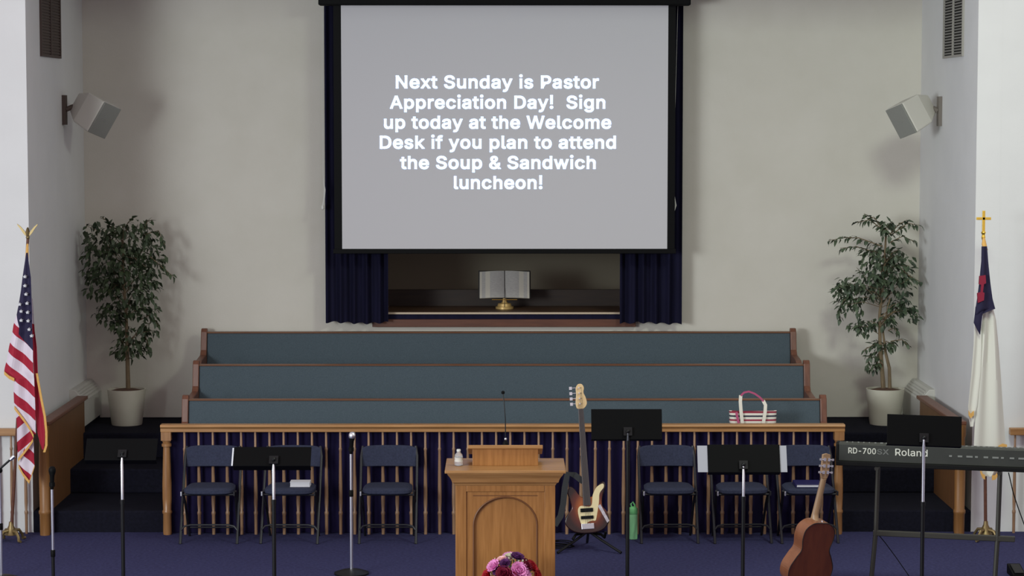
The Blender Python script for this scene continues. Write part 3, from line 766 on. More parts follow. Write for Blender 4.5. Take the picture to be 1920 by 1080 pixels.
# ------------------------------------------------------------------ potted ficus trees
def leaf_verts(L, wd, bend):
    return [(0, 0, 0), (-wd, L * 0.4, bend * 0.3), (0, L * 0.42, bend * 0.1), (wd, L * 0.4, bend * 0.3), (-wd * 0.55, L * 0.78, -bend * 0.4), (0, L * 0.8, -bend * 0.5), (wd * 0.55, L * 0.78, -bend * 0.4), (0, L, -bend)], \
        [(0, 2, 1), (0, 3, 2), (1, 2, 5, 4), (2, 3, 6, 5), (4, 5, 7), (5, 6, 7)]


def ficus(label, px, base_py, y, trunks, clusters, sprays, leaf_m, seed, soil_py, dens=1.0):
    rg = random.Random(seed)
    base = P(px, base_py, y); base.z = Z3
    t = thing('potted_ficus', label, 'potted plant', base)
    zs = PZ(soil_py, y) - Z3
    rt = 36 * y / F
    MB().lathe([(0.02, 0), (rt * 0.78, 0), (rt * 0.8, 0.01), (rt, zs + 0.02), (rt * 1.0, zs + 0.03), (rt * 0.94, zs + 0.03), (rt * 0.93, zs - 0.02), (0.02, zs - 0.02)], 32).build('pot', M['pot'], t, smooth=True)
    MB().lathe([(0.93 * rt, zs - 0.015), (0.9 * rt, zs + 0.012), (rt * 0.5, zs + 0.03), (0.01, zs + 0.035)], 24).build('soil', M['soil'], t, smooth=True)
    tk = MB()
    for pts, r0 in trunks:
        q = []
        for i, (a, c) in enumerate(pts):
            v = P(a, c, y) - base
            v.y += 0.02 * math.sin(i * 2.1 + r0 * 100)
            q.append(v)
        tk.path(q, [r0 * (1 - 0.6 * i / (len(q) - 1)) for i in range(len(q))], 8)
    # thin branches to the clusters
    core = P(trunks[0][0][-1][0], trunks[0][0][-1][1], y) - base

    def trunk_at(z):
        q = [P(a, c, y) - base for a, c in trunks[0][0]]
        z = min(max(z, q[0].z), q[-1].z)
        for a, c in zip(q, q[1:]):
            if a.z <= z <= c.z:
                return a.lerp(c, (z - a.z) / (c.z - a.z))
        return q[-1].copy()

    fol = MB()

    def put(p, ddir):
        L = rg.uniform(0.052, 0.08); wd = L * rg.uniform(0.22, 0.29)
        vs, fs = leaf_verts(L, wd, L * rg.uniform(0.05, 0.35))
        yv = ddir.normalized()
        xv = yv.cross(Vector((rg.uniform(-.5, .5), rg.uniform(-.5, .5), 1))).normalized(); zv = xv.cross(yv)
        mt = Matrix(((xv.x, yv.x, zv.x, p.x), (xv.y, yv.y, zv.y, p.y), (xv.z, yv.z, zv.z, p.z), (0, 0, 0, 1)))
        tip = mt @ Vector((0, L, 0))
        wp_ = tip + base
        if abs(wp_.x) > XW - 0.02 or wp_.y > YB - 0.03 or abs((p + base).x) > XW - 0.02 or (p + base).y > YB - 0.03:
            return
        fol.add(vs, fs, mt)

    for cx, cy, rx, ry, n in clusters:
        c = P(cx, cy, y) - base
        sx_, sz_ = rx * y / F, ry * y / F
        sy_ = min(max(sx_, sz_) * 0.8, 0.30)
        for _ in range(max(3, n // 22)):
            st = trunk_at(c.z - sz_ * rg.uniform(-0.2, 1.4))
            e = Vector((c.x + rg.uniform(-.8, .8) * sx_, c.y + rg.uniform(-.8, .8) * sy_, c.z + rg.uniform(-.5, .8) * sz_))
            if abs(e.x + base.x) > XW - 0.03 or e.y + base.y > YB - 0.05:
                continue
            mid = (st + e) / 2 + Vector((0, 0, 0.04))
            tk.path([st, mid, e], [0.004, 0.003, 0.0015], 5)
            # a twig of leaves along its outer end
            for k in range(rg.randint(5, 9)):
                f_ = rg.uniform(0.35, 1.0)
                p = mid.lerp(e, f_)
                put(p, Vector((rg.uniform(-1, 1), rg.uniform(-1, 1), rg.uniform(-0.9, 0.35))))
        for _ in range(int(n * dens)):
            while True:
                a = Vector((rg.uniform(-1, 1), rg.uniform(-1, 1), rg.uniform(-1, 1)))
                if a.length < 1:
                    break
            p = c + Vector((a.x * sx_, a.y * sy_, a.z * sz_))
            put(p, Vector((a.x * 0.7 + rg.uniform(-.6, .6), a.y * 0.7 + rg.uniform(-.8, .8), -0.5 + rg.uniform(-.6, .6))))
    for pts in sprays:
        q = [P(a, c, y) - base for a, c in pts]
        dy = rg.uniform(-0.12, 0.05)
        for i, v in enumerate(q):
            v.y += dy * i / (len(q) - 1)
        tk.path(q, [0.006 - 0.004 * i / (len(q) - 1) for i in range(len(q))], 5)
        for i in range(len(q) - 1):
            seg = (q[i + 1] - q[i]); m_ = max(3, int(seg.length / 0.014))
            for k in range(m_):
                p = q[i] + seg * (k / m_)
                d = seg.normalized() * 0.7 + Vector((rg.uniform(-.6, .6), rg.uniform(-.8, .8), rg.uniform(-1.0, 0.25)))
                put(p, d)
    tk.build('stem', M['bark'], t, smooth=True)
    fol.build('foliage', M[leaf_m], t, smooth=True, flip_fix=False)
    return t


ficus('potted ficus with one slender stem and dense crown by left wall', 238, 790, 21.05,
      [([(240, 735), (240, 690), (238, 640), (236, 590), (232, 520), (230, 450)], 0.022)],
      [(190, 445, 46, 34, 105), (250, 440, 44, 30, 100), (215, 490, 66, 40, 190), (280, 485, 30, 38, 70), (245, 535, 54, 36, 160), (190, 530, 36, 32, 70), (210, 585, 34, 26, 85),
       (265, 575, 34, 30, 65), (245, 650, 34, 24, 85), (275, 620, 24, 20, 26), (228, 612, 18, 16, 25)],
      [[(280, 480), (305, 500), (328, 518)], [(270, 440), (298, 432), (312, 460)], [(215, 440), (200, 415), (190, 408)], [(235, 440), (240, 418), (250, 408)], [(270, 430), (278, 414), (288, 412)],
       [(262, 600), (282, 590), (296, 612)], [(265, 610), (275, 640), (280, 662)]], 'leaf', 11, 735, 1.45)
ficus('potted ficus with two slender stems and sparse crown by right wall', 1659, 790, 21.05,
      [([(1657, 732), (1653, 690), (1650, 640), (1650, 590), (1656, 520), (1662, 430)], 0.022), ([(1669, 730), (1667, 690), (1660, 660), (1656, 620), (1668, 560)], 0.018)],
      [(1650, 480, 42, 26, 70), (1685, 495, 28, 34, 55), (1625, 530, 44, 34, 110), (1672, 535, 40, 34, 90), (1580, 545, 20, 26, 45), (1660, 505, 30, 30, 60), (1688, 575, 26, 18, 40), (1710, 588, 14, 16, 18),
       (1600, 572, 30, 16, 30), (1625, 610, 34, 16, 40), (1665, 600, 22, 14, 20), (1655, 645, 28, 12, 26), (1635, 680, 14, 18, 14), (1662, 430, 14, 18, 20)],
      [[(1662, 440), (1640, 410), (1618, 400)], [(1655, 430), (1630, 412), (1604, 418)], [(1655, 462), (1610, 446), (1580, 446), (1554, 452)], [(1650, 476), (1605, 462), (1572, 464)], [(1668, 440), (1685, 420), (1700, 412)],
       [(1672, 440), (1700, 418), (1722, 422)], [(1668, 455), (1692, 442), (1715, 454)], [(1685, 500), (1705, 518), (1724, 528)], [(1670, 640), (1690, 636), (1702, 648)], [(1665, 620), (1678, 614), (1683, 628)],
       [(1585, 560), (1574, 580), (1577, 600)], [(1650, 655), (1632, 668), (1626, 690)], [(1648, 660), (1645, 680), (1646, 696)], [(1645, 645), (1625, 652), (1618, 656)]], 'leaf2', 23, 735, 1.3)


# ------------------------------------------------------------------ folding chairs
def make_chair():
    t = thing('folding_chair', '', 'chair', (0, 0, 0))
    bp = MB(); rings = []
    for i in range(13):
        u = -1 + 2 * i / 12
        cv_ = 0.025 * (1 - u * u)
        top = 0.745 - 0.018 * abs(u) ** 6
        x = u * 0.222
        y0 = 0.205 + cv_
        rings.append([(x, y0 - 0.03, 0.575), (x, y0 - 0.012, top), (x, y0 + 0.012, top), (x, y0 - 0.004, 0.575)])
    bp.ring_loft(rings).build('backrest', M['chair_fabric'], t, smooth=True, bevel=0.006)
    st = MB(); rings = []
    for z, k in ((0.405, 0.94), (0.415, 1.0), (0.438, 1.0), (0.452, 0.9), (0.456, 0.7)):
        ring = []
        for j in range(28):
            a = 2 * math.pi * j / 28
            cx_, cy_ = math.cos(a), math.sin(a)
            ex = abs(cx_) ** 0.45 * (1 if cx_ > 0 else -1); ey = abs(cy_) ** 0.45 * (1 if cy_ > 0 else -1)
            ring.append((ex * 0.205 * k * (1 - 0.06 * (ey + 1) / 2), ey * 0.19 * k - 0.02, z))
        rings.append(ring)
    st.ring_loft(rings).build('seat', M['chair_fabric'], t, smooth=True)
    for s in (-1, 1):
        MB().path([(s * 0.215, 0.212, 0.74), (s * 0.228, 0.19, 0.66), (s * 0.228, 0.06, 0.42), (s * 0.228, -0.165, 0.0)], 0.0115, 8).build('leg', M['chair_metal'], t, smooth=True)
        MB().path([(s * 0.212, -0.10, 0.42), (s * 0.205, 0.0, 0.30), (s * 0.2, 0.20, 0.0)], 0.0105, 8).build('leg', M['chair_metal'], t, smooth=True)
        MB().box(s * 0.212 - 0.006, s * 0.212 + 0.006, -0.20, -0.17, 0.395, 0.43).build('hinge_bracket', M['chrome'] if s < 0 else M['chair_metal'], t, bevel=0.002)  # left bright, right dark: the window's glint is put into the material
    MB().path([(-0.226, -0.115, 0.105), (-0.2, -0.105, 0.135), (-0.15, -0.1, 0.145), (0.15, -0.1, 0.145), (0.2, -0.105, 0.135), (0.226, -0.115, 0.105)], 0.008, 8).build('crossbar', M['chair_metal'], t, smooth=True)
    MB().path([(-0.2, 0.15, 0.08), (0.2, 0.15, 0.08)], 0.007, 8).build('crossbar', M['chair_metal'], t, smooth=True)
    MB().path([(-0.205, -0.16, 0.40), (0.205, -0.16, 0.40)], 0.009, 8).build('seat_rail', M['chair_metal'], t, smooth=True)
    return t


CY = 18.58
chair0 = make_chair()
CH = [(395, 'blue folding chair nearest the left newel post of the rail', 0), (546, 'blue folding chair with a white book on its seat', -2), (728, 'blue folding chair between the silver microphone and the lectern', 0),
      (1253, 'blue folding chair just right of the mint green bottle', 1), (1389, 'blue folding chair behind the music stand with white papers', 2), (1513, 'blue folding chair with a navy book on its seat', 3)]
for i, (px, label, rz) in enumerate(CH):
    o = chair0 if i == 0 else copy_tree(chair0)
    o.location = (PX(px, CY, 930), CY, 0); o.rotation_euler = (0, 0, R(rz))
    o['label'] = label; o['group'] = 'blue folding chairs along the rail'

# books on chairs
bx_ = PX(565, CY, 915)
bkw = thing('closed_book', 'white book lying on a blue chair seat behind a music stand', 'book', (bx_, CY - 0.07, 0.457))
B(-0.078, 0.078, -0.055, 0.055, 0.004, 0.036).build('page_block', M['paper'], bkw)
B(-0.08, 0.08, -0.058, 0.058, 0.036, 0.041).box(-0.08, 0.08, -0.058, 0.058, 0.0, 0.004).box(-0.08, 0.08, 0.055, 0.059, 0.0, 0.041).build('cover', M['paper'], bkw)
bx_ = PX(1512, CY, 920)
bkn = thing('closed_book', 'navy blue book lying on a chair seat behind the acoustic guitar', 'book', (bx_, CY - 0.05, 0.457))
B(-0.105, 0.105, -0.13, 0.1, 0.022, 0.028).box(-0.105, 0.105, -0.13, 0.1, 0, 0.005).box(-0.108, -0.104, -0.13, 0.1, 0, 0.028).build('cover', M['navy_cover'], bkn, bevel=0.002)
B(-0.1, 0.1, -0.125, 0.095, 0.005, 0.022).build('page_block', M['paper'], bkn)

# ------------------------------------------------------------------ lectern
LY = 16.0
LXc = PX(947.5, LY, 950)
lec = thing('lectern', 'honey oak lectern with arched front panel standing at the centre', 'lectern', (LXc, LY, 0))
zt = PZ(881, LY)
hw = 0.345
B(-hw, hw, 0.06, 0.50, 0.0, zt - 0.10).build('cabinet', M['oak'], lec, bevel=0.004)
fr = MB()
fr.box(-hw - 0.004, -hw + 0.072, 0.035, 0.06, 0.0, zt - 0.10).box(hw - 0.072, hw + 0.004, 0.035, 0.06, 0.0, zt - 0.10)
fr.box(-hw + 0.072, hw - 0.072, 0.035, 0.06, zt - 0.16, zt - 0.10).box(-hw + 0.072, hw - 0.072, 0.035, 0.06, 0.0, 0.1)
fr.build('front_frame', M['oak'], lec, bevel=0.004)
# arch groove, its shade put into the colour of a dark bead
aw = 0.222; zs_ = PZ(985, LY + 0.05); ztop = PZ(932, LY + 0.05)
ar = MB()
pts = [(-aw, 0.11)] + [(-aw * math.cos(math.pi * i / 24), zs_ + (ztop - zs_) * math.sin(math.pi * i / 24)) for i in range(25)] + [(aw, 0.11)]
for rad, yy in ((0.0065, 0.046),):
    ar.path([(x, yy, z) for x, z in pts], rad, 8)
ar.build('arch_groove_shade', M['groove'], lec, smooth=True)
MB().box(-0.226, 0.226, 0.0445, 0.048, ztop + 0.008, ztop + 0.014).build('panel_groove_shade', M['groove'], lec)  # groove line above the arch, its shade coloured into the strip
# spandrel board above the arch: stands proud of the panel, cut to the arch
sp = MB()
outer = [(-hw + 0.072, 0.1), (-hw + 0.072, zt - 0.16), (hw - 0.072, zt - 0.16), (hw - 0.072, 0.1)]
n = 24
top = zt - 0.16
av = [(-aw * math.cos(math.pi * i / n), zs_ + (ztop - zs_) * math.sin(math.pi * i / n)) for i in range(n + 1)]
for i in range(n):
    a, c = av[i], av[i + 1]
    sp.prism([a, c, (c[0], top), (a[0], top)], 0.046, 0.06)
sp.prism([(-hw + 0.072, 0.1), (-aw, 0.1), (-aw, top), (-hw + 0.072, top)], 0.046, 0.06)
sp.prism([(hw - 0.072, 0.1), (hw - 0.072, top), (aw, top), (aw, 0.1)], 0.046, 0.06)
sp.build('spandrel', M['oak'], lec)
# cornice under the top
co = MB()
rings = []
for z, e in ((zt - 0.115, 0.004), (zt - 0.10, 0.012), (zt - 0.09, 0.026), (zt - 0.07, 0.032), (zt - 0.055, 0.04), (zt - 0.03, 0.058), (zt - 0.022, 0.06)):
    rings.append([(-hw - e, 0.035 - e, z), (hw + e, 0.035 - e, z), (hw + e, 0.5 + e, z), (-hw - e, 0.5 + e, z)])
co.ring_loft(rings).build('cornice', M['oak_h'], lec)
B(-0.422, 0.422, -0.035, 0.55, zt - 0.022, zt).build('top_slab', M['oak_h'], lec, bevel=0.005)
zb = PZ(833, LY + 0.2)
MB().prism_x([(0.19, zt), (0.19, zb - 0.026), (0.45, zb - 0.10), (0.45, zt)], -0.232, 0.232).build('reading_box', M['oak'], lec, bevel=0.003)
MB().prism_x([(0.165, zb - 0.026), (0.165, zb), (0.475, zb - 0.085), (0.475, zb - 0.111)], -0.264, 0.264).build('reading_top', M['oak_h'], lec, bevel=0.003)

# gooseneck microphone on the lectern
gp = P(948, 829, LY + 0.22)
gm = thing('gooseneck_microphone', 'thin black gooseneck microphone on top of the lectern', 'microphone', (gp.x, gp.y, zb - 0.010))
MB().lathe([(0.022, 0), (0.022, 0.012), (0.012, 0.03), (0.007, 0.04)], 14).build('base', M['black'], gm, smooth=True)
zz = PZ(737, LY + 0.22) - (zb - 0.010)
MB().path([(0, 0, 0.03), (-0.002, 0, zz * 0.5), (-0.012, 0.0, zz * 0.85), (-0.018, 0.03, zz)], 0.0042, 6).build('gooseneck', M['black_metal'], gm, smooth=True)
MB().ball((-0.018, 0.035, zz), 0.013, 10, (1, 1.5, 1.1)).build('capsule', M['black'], gm, smooth=True)
MB().lathe([(0.0075, 0.036), (0.009, 0.04), (0.009, 0.048), (0.0075, 0.052)], 10).build('collar', M['chrome'], gm, smooth=True)

# small water bottle
wp_ = P(860, 872, LY + 0.2)
wbt = thing('water_bottle', 'small clear plastic water bottle on the lectern top', 'bottle', (wp_.x, LY + 0.2, zt))
MB().lathe([(0.02, 0), (0.029, 0.004), (0.03, 0.03), (0.027, 0.045), (0.03, 0.06), (0.027, 0.078), (0.012, 0.096), (0.012, 0.1)], 20).build('body', M['clear'], wbt, smooth=True)
MB().lathe([(0.0135, 0.1), (0.0145, 0.101), (0.0145, 0.114), (0.013, 0.116)], 14).build('cap', M['white_plastic'], wbt, smooth=True)
MB().lathe([(0.0305, 0.03), (0.0275, 0.046), (0.0305, 0.06), (0.0303, 0.06), (0.0273, 0.046), (0.0303, 0.03)], 20).build('label_band', M['speaker_white'], wbt, smooth=True)

# ------------------------------------------------------------------ flower arrangement
FY = 15.62
fc = P(957, 1092, FY)
fa = thing('flower_arrangement', 'round arrangement of crimson, pink and purple flowers before the lectern', 'flowers', (fc.x, FY, 0))
MB().lathe([(0.02, 0), (0.07, 0), (0.085, 0.03), (0.08, 0.12), (0.06, 0.2), (0.07, 0.22), (0.06, 0.22), (0.05, 0.2), (0.01, 0.18)], 24).build('vase', M['vase'], fa, smooth=True)
cz = fc.z
rg = random.Random(8)
fo = MB()
fo.ball((0, 0, cz), 0.12, 14)
for k in range(260):
    d = Vector((rg.gauss(0, 1), rg.gauss(0, 1), rg.gauss(0.3, 1))).normalized()
    if d.z < -0.5:
        continue
    p = Vector((0, 0, cz)) + d * rg.uniform(0.10, 0.165)
    L = rg.uniform(0.03, 0.055)
    vs, fs = leaf_verts(L, L * 0.22, L * 0.2)
    yv = (d + Vector((rg.uniform(-.6, .6), rg.uniform(-.6, .6), rg.uniform(-.6, .6)))).normalized()
    xv = yv.cross(Vector((0.3, 0.2, 1))).normalized(); zv = xv.cross(yv)
    fo.add(vs, fs, Matrix(((xv.x, yv.x, zv.x, p.x), (xv.y, yv.y, zv.y, p.y), (xv.z, yv.z, zv.z, p.z), (0, 0, 0, 1))))
fo.build('greenery', M['stem_green'], fa, smooth=True, flip_fix=False)
fs_ = MB()
for k in range(90):
    d = Vector((rg.gauss(0, 1), rg.gauss(-0.3, 1), rg.gauss(0.5, 1))).normalized()
    if d.z < -0.3:
        continue
    fs_.ball(Vector((0, 0, cz)) + d * rg.uniform(0.16, 0.195), rg.uniform(0.005, 0.009), 6)
fs_.build('filler_blossom', M['cream_petal'], fa, smooth=True)


def flower_mesh(r_, mm, seed, dense=5):
    q = random.Random(seed); fm_ = MB()
    for ring in range(dense):
        f_ = ring / (dense - 1)
        n_ = 5 + ring * 2
        tilt_ = R(82 - 78 * f_)          # inner petals upright
        L = r_ * (0.55 + 0.5 * f_)
        for k in range(n_):
            a = 2 * math.pi * (k + 0.5 * (ring % 2)) / n_ + q.uniform(-.15, .15)
            wd = L * 0.42
            vs = []
            for i in range(4):
                t_ = i / 3
                for j in (-1, 0, 1):
                    ww = wd * math.sin(math.pi * (0.18 + 0.72 * t_)) * j
                    out = L * t_ * math.cos(tilt_ + 0.5 * (t_ - 0.3)) + 0.12 * r_ * f_
                    up = L * t_ * math.sin(tilt_ + 0.5 * (t_ - 0.3)) * 0.8 + (0.12 * r_ * abs(j)) + q.uniform(-1, 1) * r_ * 0.035
                    vs.append((out, ww, up))
            fsx = [(i * 3 + j, i * 3 + j + 1, (i + 1) * 3 + j + 1, (i + 1) * 3 + j) for i in range(3) for j in range(2)]
            fm_.add(vs, fsx, Matrix.Rotation(a, 4, 'Z'))
    return fm_


FL = [((-0.005, -0.165, 0.04), 0.068, 'dark_red'), ((-0.045, -0.15, 0.09), 0.05, 'dark_red'), ((0.055, -0.14, 0.105), 0.058, 'pink'), ((0.085, -0.13, 0.075), 0.05, 'pink'), ((-0.11, -0.09, 0.125), 0.048, 'pink'),
      ((-0.06, -0.07, 0.165), 0.034, 'pale_pink'), ((0.045, -0.06, 0.18), 0.046, 'purple'), ((-0.085, -0.12, 0.1), 0.034, 'purple'), ((-0.15, -0.08, 0.055), 0.05, 'bright_red'), ((-0.165, -0.05, 0.0), 0.055, 'dark_red'),
      ((0.14, -0.06, 0.115), 0.048, 'bright_red'), ((0.17, -0.05, 0.05), 0.056, 'bright_red'), ((0.18, -0.02, -0.01), 0.055, 'bright_red'), ((0.045, -0.175, 0.02), 0.036, 'pale_pink'), ((0.095, -0.155, 0.02), 0.034, 'purple'),
      ((0.0, -0.02, 0.18), 0.036, 'cream_petal'), ((-0.035, -0.12, 0.15), 0.036, 'purple'), ((-0.09, -0.15, 0.02), 0.036, 'cream_petal'), ((0.11, -0.1, 0.13), 0.036, 'dark_red'), ((0.0, 0.1, 0.15), 0.05, 'pink'),
      ((-0.1, 0.1, 0.1), 0.05, 'bright_red'), ((0.1, 0.1, 0.1), 0.05, 'dark_red')]
cache = {}
for i, (d, r_, mm) in enumerate(FL):
    o = flower_mesh(r_, mm, i).build('flower', M[mm], fa, smooth=True, flip_fix=False)
    o.location = Vector((0, 0, cz)) + Vector(d)
    o.rotation_euler = Vector(d).to_track_quat('Z', 'Y').to_euler()
    o['label'] = {'dark_red': 'crimson flower', 'pink': 'pink flower', 'pale_pink': 'blush flower', 'purple': 'purple flower', 'bright_red': 'red flower', 'cream_petal': 'cream flower'}[mm]


# ------------------------------------------------------------------ music stands
def music_stand(y, pole_px, desk_px, chrome_py, label, tilt_deg, rz=0.0, lean=0.0, paper=None, lower='black_metal', desk_w=None, upper='chrome'):
    """desk_px = (left, top, right, bottom) of the desk in the photo; chrome_py = bottom of the bright inner tube"""
    l, t_, r_, b_ = desk_px
    base = P(pole_px, 900, y); base.z = 0
    t = thing('music_stand', label, 'music stand', base, rz, 'black music stands')
    xl, xr = PX(l, y, t_) - base.x, PX(r_, y, t_) - base.x
    z0, z1 = PZ(b_, y), PZ(t_, y)
    hh = (z1 - z0) / max(0.3, math.cos(R(tilt_deg)) - 0.14 * math.sin(R(tilt_deg)))
    # tilt: the top leans away from the players, towards the camera's far side is +y for players behind
    rot = Matrix.Translation((0, 0, z0)) @ Matrix.Rotation(R(tilt_deg), 4, 'X') @ Matrix.Rotation(R(lean), 4, 'Y')
    dk = MB()
    dk.box(xl, xr, -0.002, 0.002, 0, hh, rot)
    dk.box(xl, xr, 0.0, 0.055, -0.002, 0.002, rot)
    dk.build('desk', M['desk_black'], t, bevel=0.0015)
    zk = hh * 0.25
    kb = MB()
    kb.box(-0.03, 0.03, -0.018, -0.002, zk - 0.03, zk + 0.03, rot)
    kb.ball(rot @ Vector((0, -0.022, zk)), 0.015, 10)
    kb.build('desk_clamp', M['black_metal'], t)
    kp = rot @ Vector((0, -0.02, zk))
    zc = PZ(chrome_py, y)
    sh = MB(); sh.path([(0, kp.y, kp.z), (0, kp.y, kp.z - 0.03), (0, 0, min(kp.z - 0.06, z0 - 0.0)), (0, 0, zc - 0.02)], [0.0065, 0.008, 0.0105, 0.0105], 14)
    sh.build('inner_tube', M[upper], t, smooth=True)
    MB().lathe([(0.0135, 0.1), (0.0135, zc - 0.03), (0.016, zc - 0.03), (0.016, zc), (0.011, zc)], 14).build('outer_tube', M[lower], t, smooth=True)
    for k in range(3):
        a = R(90 + 120 * k)
        MB().path([(0.012 * math.cos(a), 0.012 * math.sin(a), 0.16), (0.16 * math.cos(a), 0.16 * math.sin(a), 0.05), (0.25 * math.cos(a), 0.25 * math.sin(a), 0.008)], 0.008, 6).build('leg', M['black_metal'], t)
    if paper:
        for (a, c, b2, d2, nm) in paper:
            pm = MB()
            x_a, x_b = PX(a, y, c) - base.x, PX(b2, y, c) - base.x
            pm.box(x_a, x_b, 0.004, 0.006, 0.003, hh * 0.97, rot)
            o = pm.build('sheet_music', M['sheet'] if pole_px > 1000 else M['paper'])
            o.location = base; o.rotation_euler = (0, 0, rz)
            tag(o, nm, 'sheet music', 'sheets on the music stands')
    return t


music_stand(16.2, 229, (158, 822, 292, 862), 936, 'black music stand in front of the dark steps below the single-stem ficus', -38)
music_stand(15.3, 513, (436, 838, 582, 873), 936, 'black music stand in front of the chair with the white book', -40, paper=[(433, 838, 470, 868, 'white sheet edge on the stand before the white book')], lean=0)
music_stand(16.3, 1177, (1109, 767, 1242, 824), 826, 'tallest black music stand beside the sunburst bass guitar', -18, upper='grey_tube')
music_stand(16.0, 1394, (1328, 834, 1464, 886), 931, 'black music stand holding white papers that stick out both sides', -25,
            paper=[(1309, 836, 1352, 886, 'white paper sticking out the left of the music stand'), (1440, 836, 1477, 886, 'white paper sticking out the right of the music stand')])
music_stand(15.2, 1731, (1664, 779, 1803, 836), 941, 'black music stand in front of the keyboard', -15, rz=R(-3), lean=1.8)


# ------------------------------------------------------------------ microphone stands
def mic_stand(y, px, top_py, label, base_r=0.13, boom=None, mic='silver', split=None, rz=0, low='chrome'):
    base = P(px, 950, y); base.z = 0
    t = thing('microphone_stand', label, 'microphone stand', base)
    zt_ = PZ(top_py, y)
    MB().lathe([(0.02, 0), (base_r, 0), (base_r, 0.012), (base_r * 0.6, 0.03), (0.02, 0.04)], 28).build('base', M['black_metal'], t, smooth=True)
    zs2 = PZ(split, y) if split else zt_ * 0.6
    MB().lathe([(0.0125, 0.03), (0.0125, zs2 - 0.03)], 14).build('lower_tube', M[low], t, smooth=True)
    MB().lathe([(0.016, zs2 - 0.035), (0.017, zs2 - 0.03), (0.017, zs2 + 0.01), (0.014, zs2 + 0.015)], 12).build('clutch', M['black'], t, smooth=True)
    MB().lathe([(0.0105, zs2), (0.0105, zt_)], 14).build('upper_tube', M['chrome'], t, smooth=True)
    return t, zt_, base


def microphone(parent_base, z, label, head_m, dirv, y):
    o = thing('microphone', label, 'microphone', (parent_base.x, parent_base.y, z))
    d = Vector(dirv).normalized()
    q = d.to_track_quat('Z', 'Y').to_matrix().to_4x4()
    MB().lathe([(0.010, 0.0), (0.012, 0.01), (0.017, 0.1), (0.022, 0.115), (0.022, 0.12)], 14, q).build('handle', M['black'], o, smooth=True)
    hd = MB(); hd.lathe([(0.012, 0.115), (0.024, 0.122), (0.0265, 0.135), (0.025, 0.15), (0.018, 0.163), (0.006, 0.168)], 16, q)
    hd.build('head', M[head_m], o, smooth=True)
    MB().lathe([(0.016, 0.02), (0.02, 0.022), (0.02, 0.05), (0.017, 0.052)], 12, q).build('clip', M['black'], o, smooth=True)
    return o


t, z_, bs = mic_stand(17.2, 658.5, 851, 'tall bright chrome microphone stand beside the music stand with white sheet', split=922)
microphone(bs, z_, 'microphone with silver ball head on the bright chrome stand', 'chrome', (0.07, -0.04, 1), 17.2)
t, z_, bs = mic_stand(16.6, 98, 917, 'short chrome microphone stand in front of the left wing panel', split=1034, low='black_metal')
microphone(bs, z_, 'dark microphone upright on the short chrome stand', 'black', (0.02, 0.02, 1), 16.6)
t, z_, bs = mic_stand(17.0, 0.5, 884, 'chrome microphone stand with boom at the left edge of the stage', split=984)
MB().path([(-0.12, 0, z_ - 0.05), (0, 0, z_ + 0.02), (0.085, 0, z_ + 0.095)], 0.008, 8).build('boom_arm', M['black_metal'], t, smooth=True)
MB().ball((0, 0, z_ + 0.01), 0.022, 10).build('boom_clamp', M['black'], t, smooth=True)
MB().lathe([(0.012, 0.0), (0.014, 0.03), (0.014, 0.04)], 10, Matrix.Translation((0.08, 0, z_ + 0.09)) @ Matrix.Rotation(R(48), 4, 'Y')).build('boom_tip', M['chrome'], t, smooth=True)


# ------------------------------------------------------------------ bass guitar on a stand
def smooth_outline(pts, n=8):
    out = []
    m_ = len(pts)
    for i in range(m_):
        p0, p1, p2, p3 = (Vector(pts[(i + k - 1) % m_]) for k in range(4))
        for j in range(n):
            t_ = j / n
            out.append(tuple(0.5 * ((2 * p1) + (-p0 + p2) * t_ + (2 * p0 - 5 * p1 + 4 * p2 - p3) * t_ ** 2 + (-p0 + 3 * p1 - 3 * p2 + p3) * t_ ** 3)))
    return out


GYB = 18.1
gb_ = P(1104, 1000, GYB)
bass = thing('bass_guitar', 'sunburst bass guitar with cream pickguard upright on a stand by the lectern', 'guitar', gb_)
tiltm = Matrix.Rotation(R(-3.6), 4, 'Y') @ Matrix.Rotation(R(-8), 4, 'X')   # leans back and to the left
bod = [(-0.02, 0.0), (0.10, 0.015), (0.165, 0.08), (0.155, 0.16), (0.12, 0.21), (0.125, 0.28), (0.155, 0.36), (0.14, 0.40), (0.09, 0.365), (0.055, 0.30), (0.03, 0.285), (-0.03, 0.285),
       (-0.06, 0.31), (-0.09, 0.355), (-0.125, 0.375), (-0.15, 0.33), (-0.13, 0.26), (-0.125, 0.2), (-0.17, 0.14), (-0.18, 0.08), (-0.12, 0.02)]
bo = smooth_outline(bod, 5)
mb = MB(); mb.prism(bo, -0.02, 0.02)
ob = mb.build('body', M['sunburst'], bass, bevel=0.008, seg=3)
nk = MB(); nk.prism([(-0.03, 0.22), (0.03, 0.22), (0.0205, 0.985), (-0.0205, 0.985)], -0.034, -0.02)
nkk = nk.build('fretboard', M['fretboard'], bass, bevel=0.002)
n2 = MB(); n2.prism([(-0.028, 0.27), (0.028, 0.27), (0.02, 0.985), (-0.02, 0.985)], -0.021, 0.0)
n2.build('neck', M['maple'], bass, bevel=0.004)
hs = smooth_outline([(-0.021, 0.985), (0.022, 0.985), (0.05, 1.02), (0.045, 1.07), (0.03, 1.11), (0.035, 1.15), (0.02, 1.178), (-0.01, 1.18), (-0.03, 1.15), (-0.03, 1.10), (-0.038, 1.04), (-0.035, 1.0)], 4)
MB().prism(hs, -0.024, -0.008).build('headstock', M['maple'], bass, bevel=0.003)
tp = []
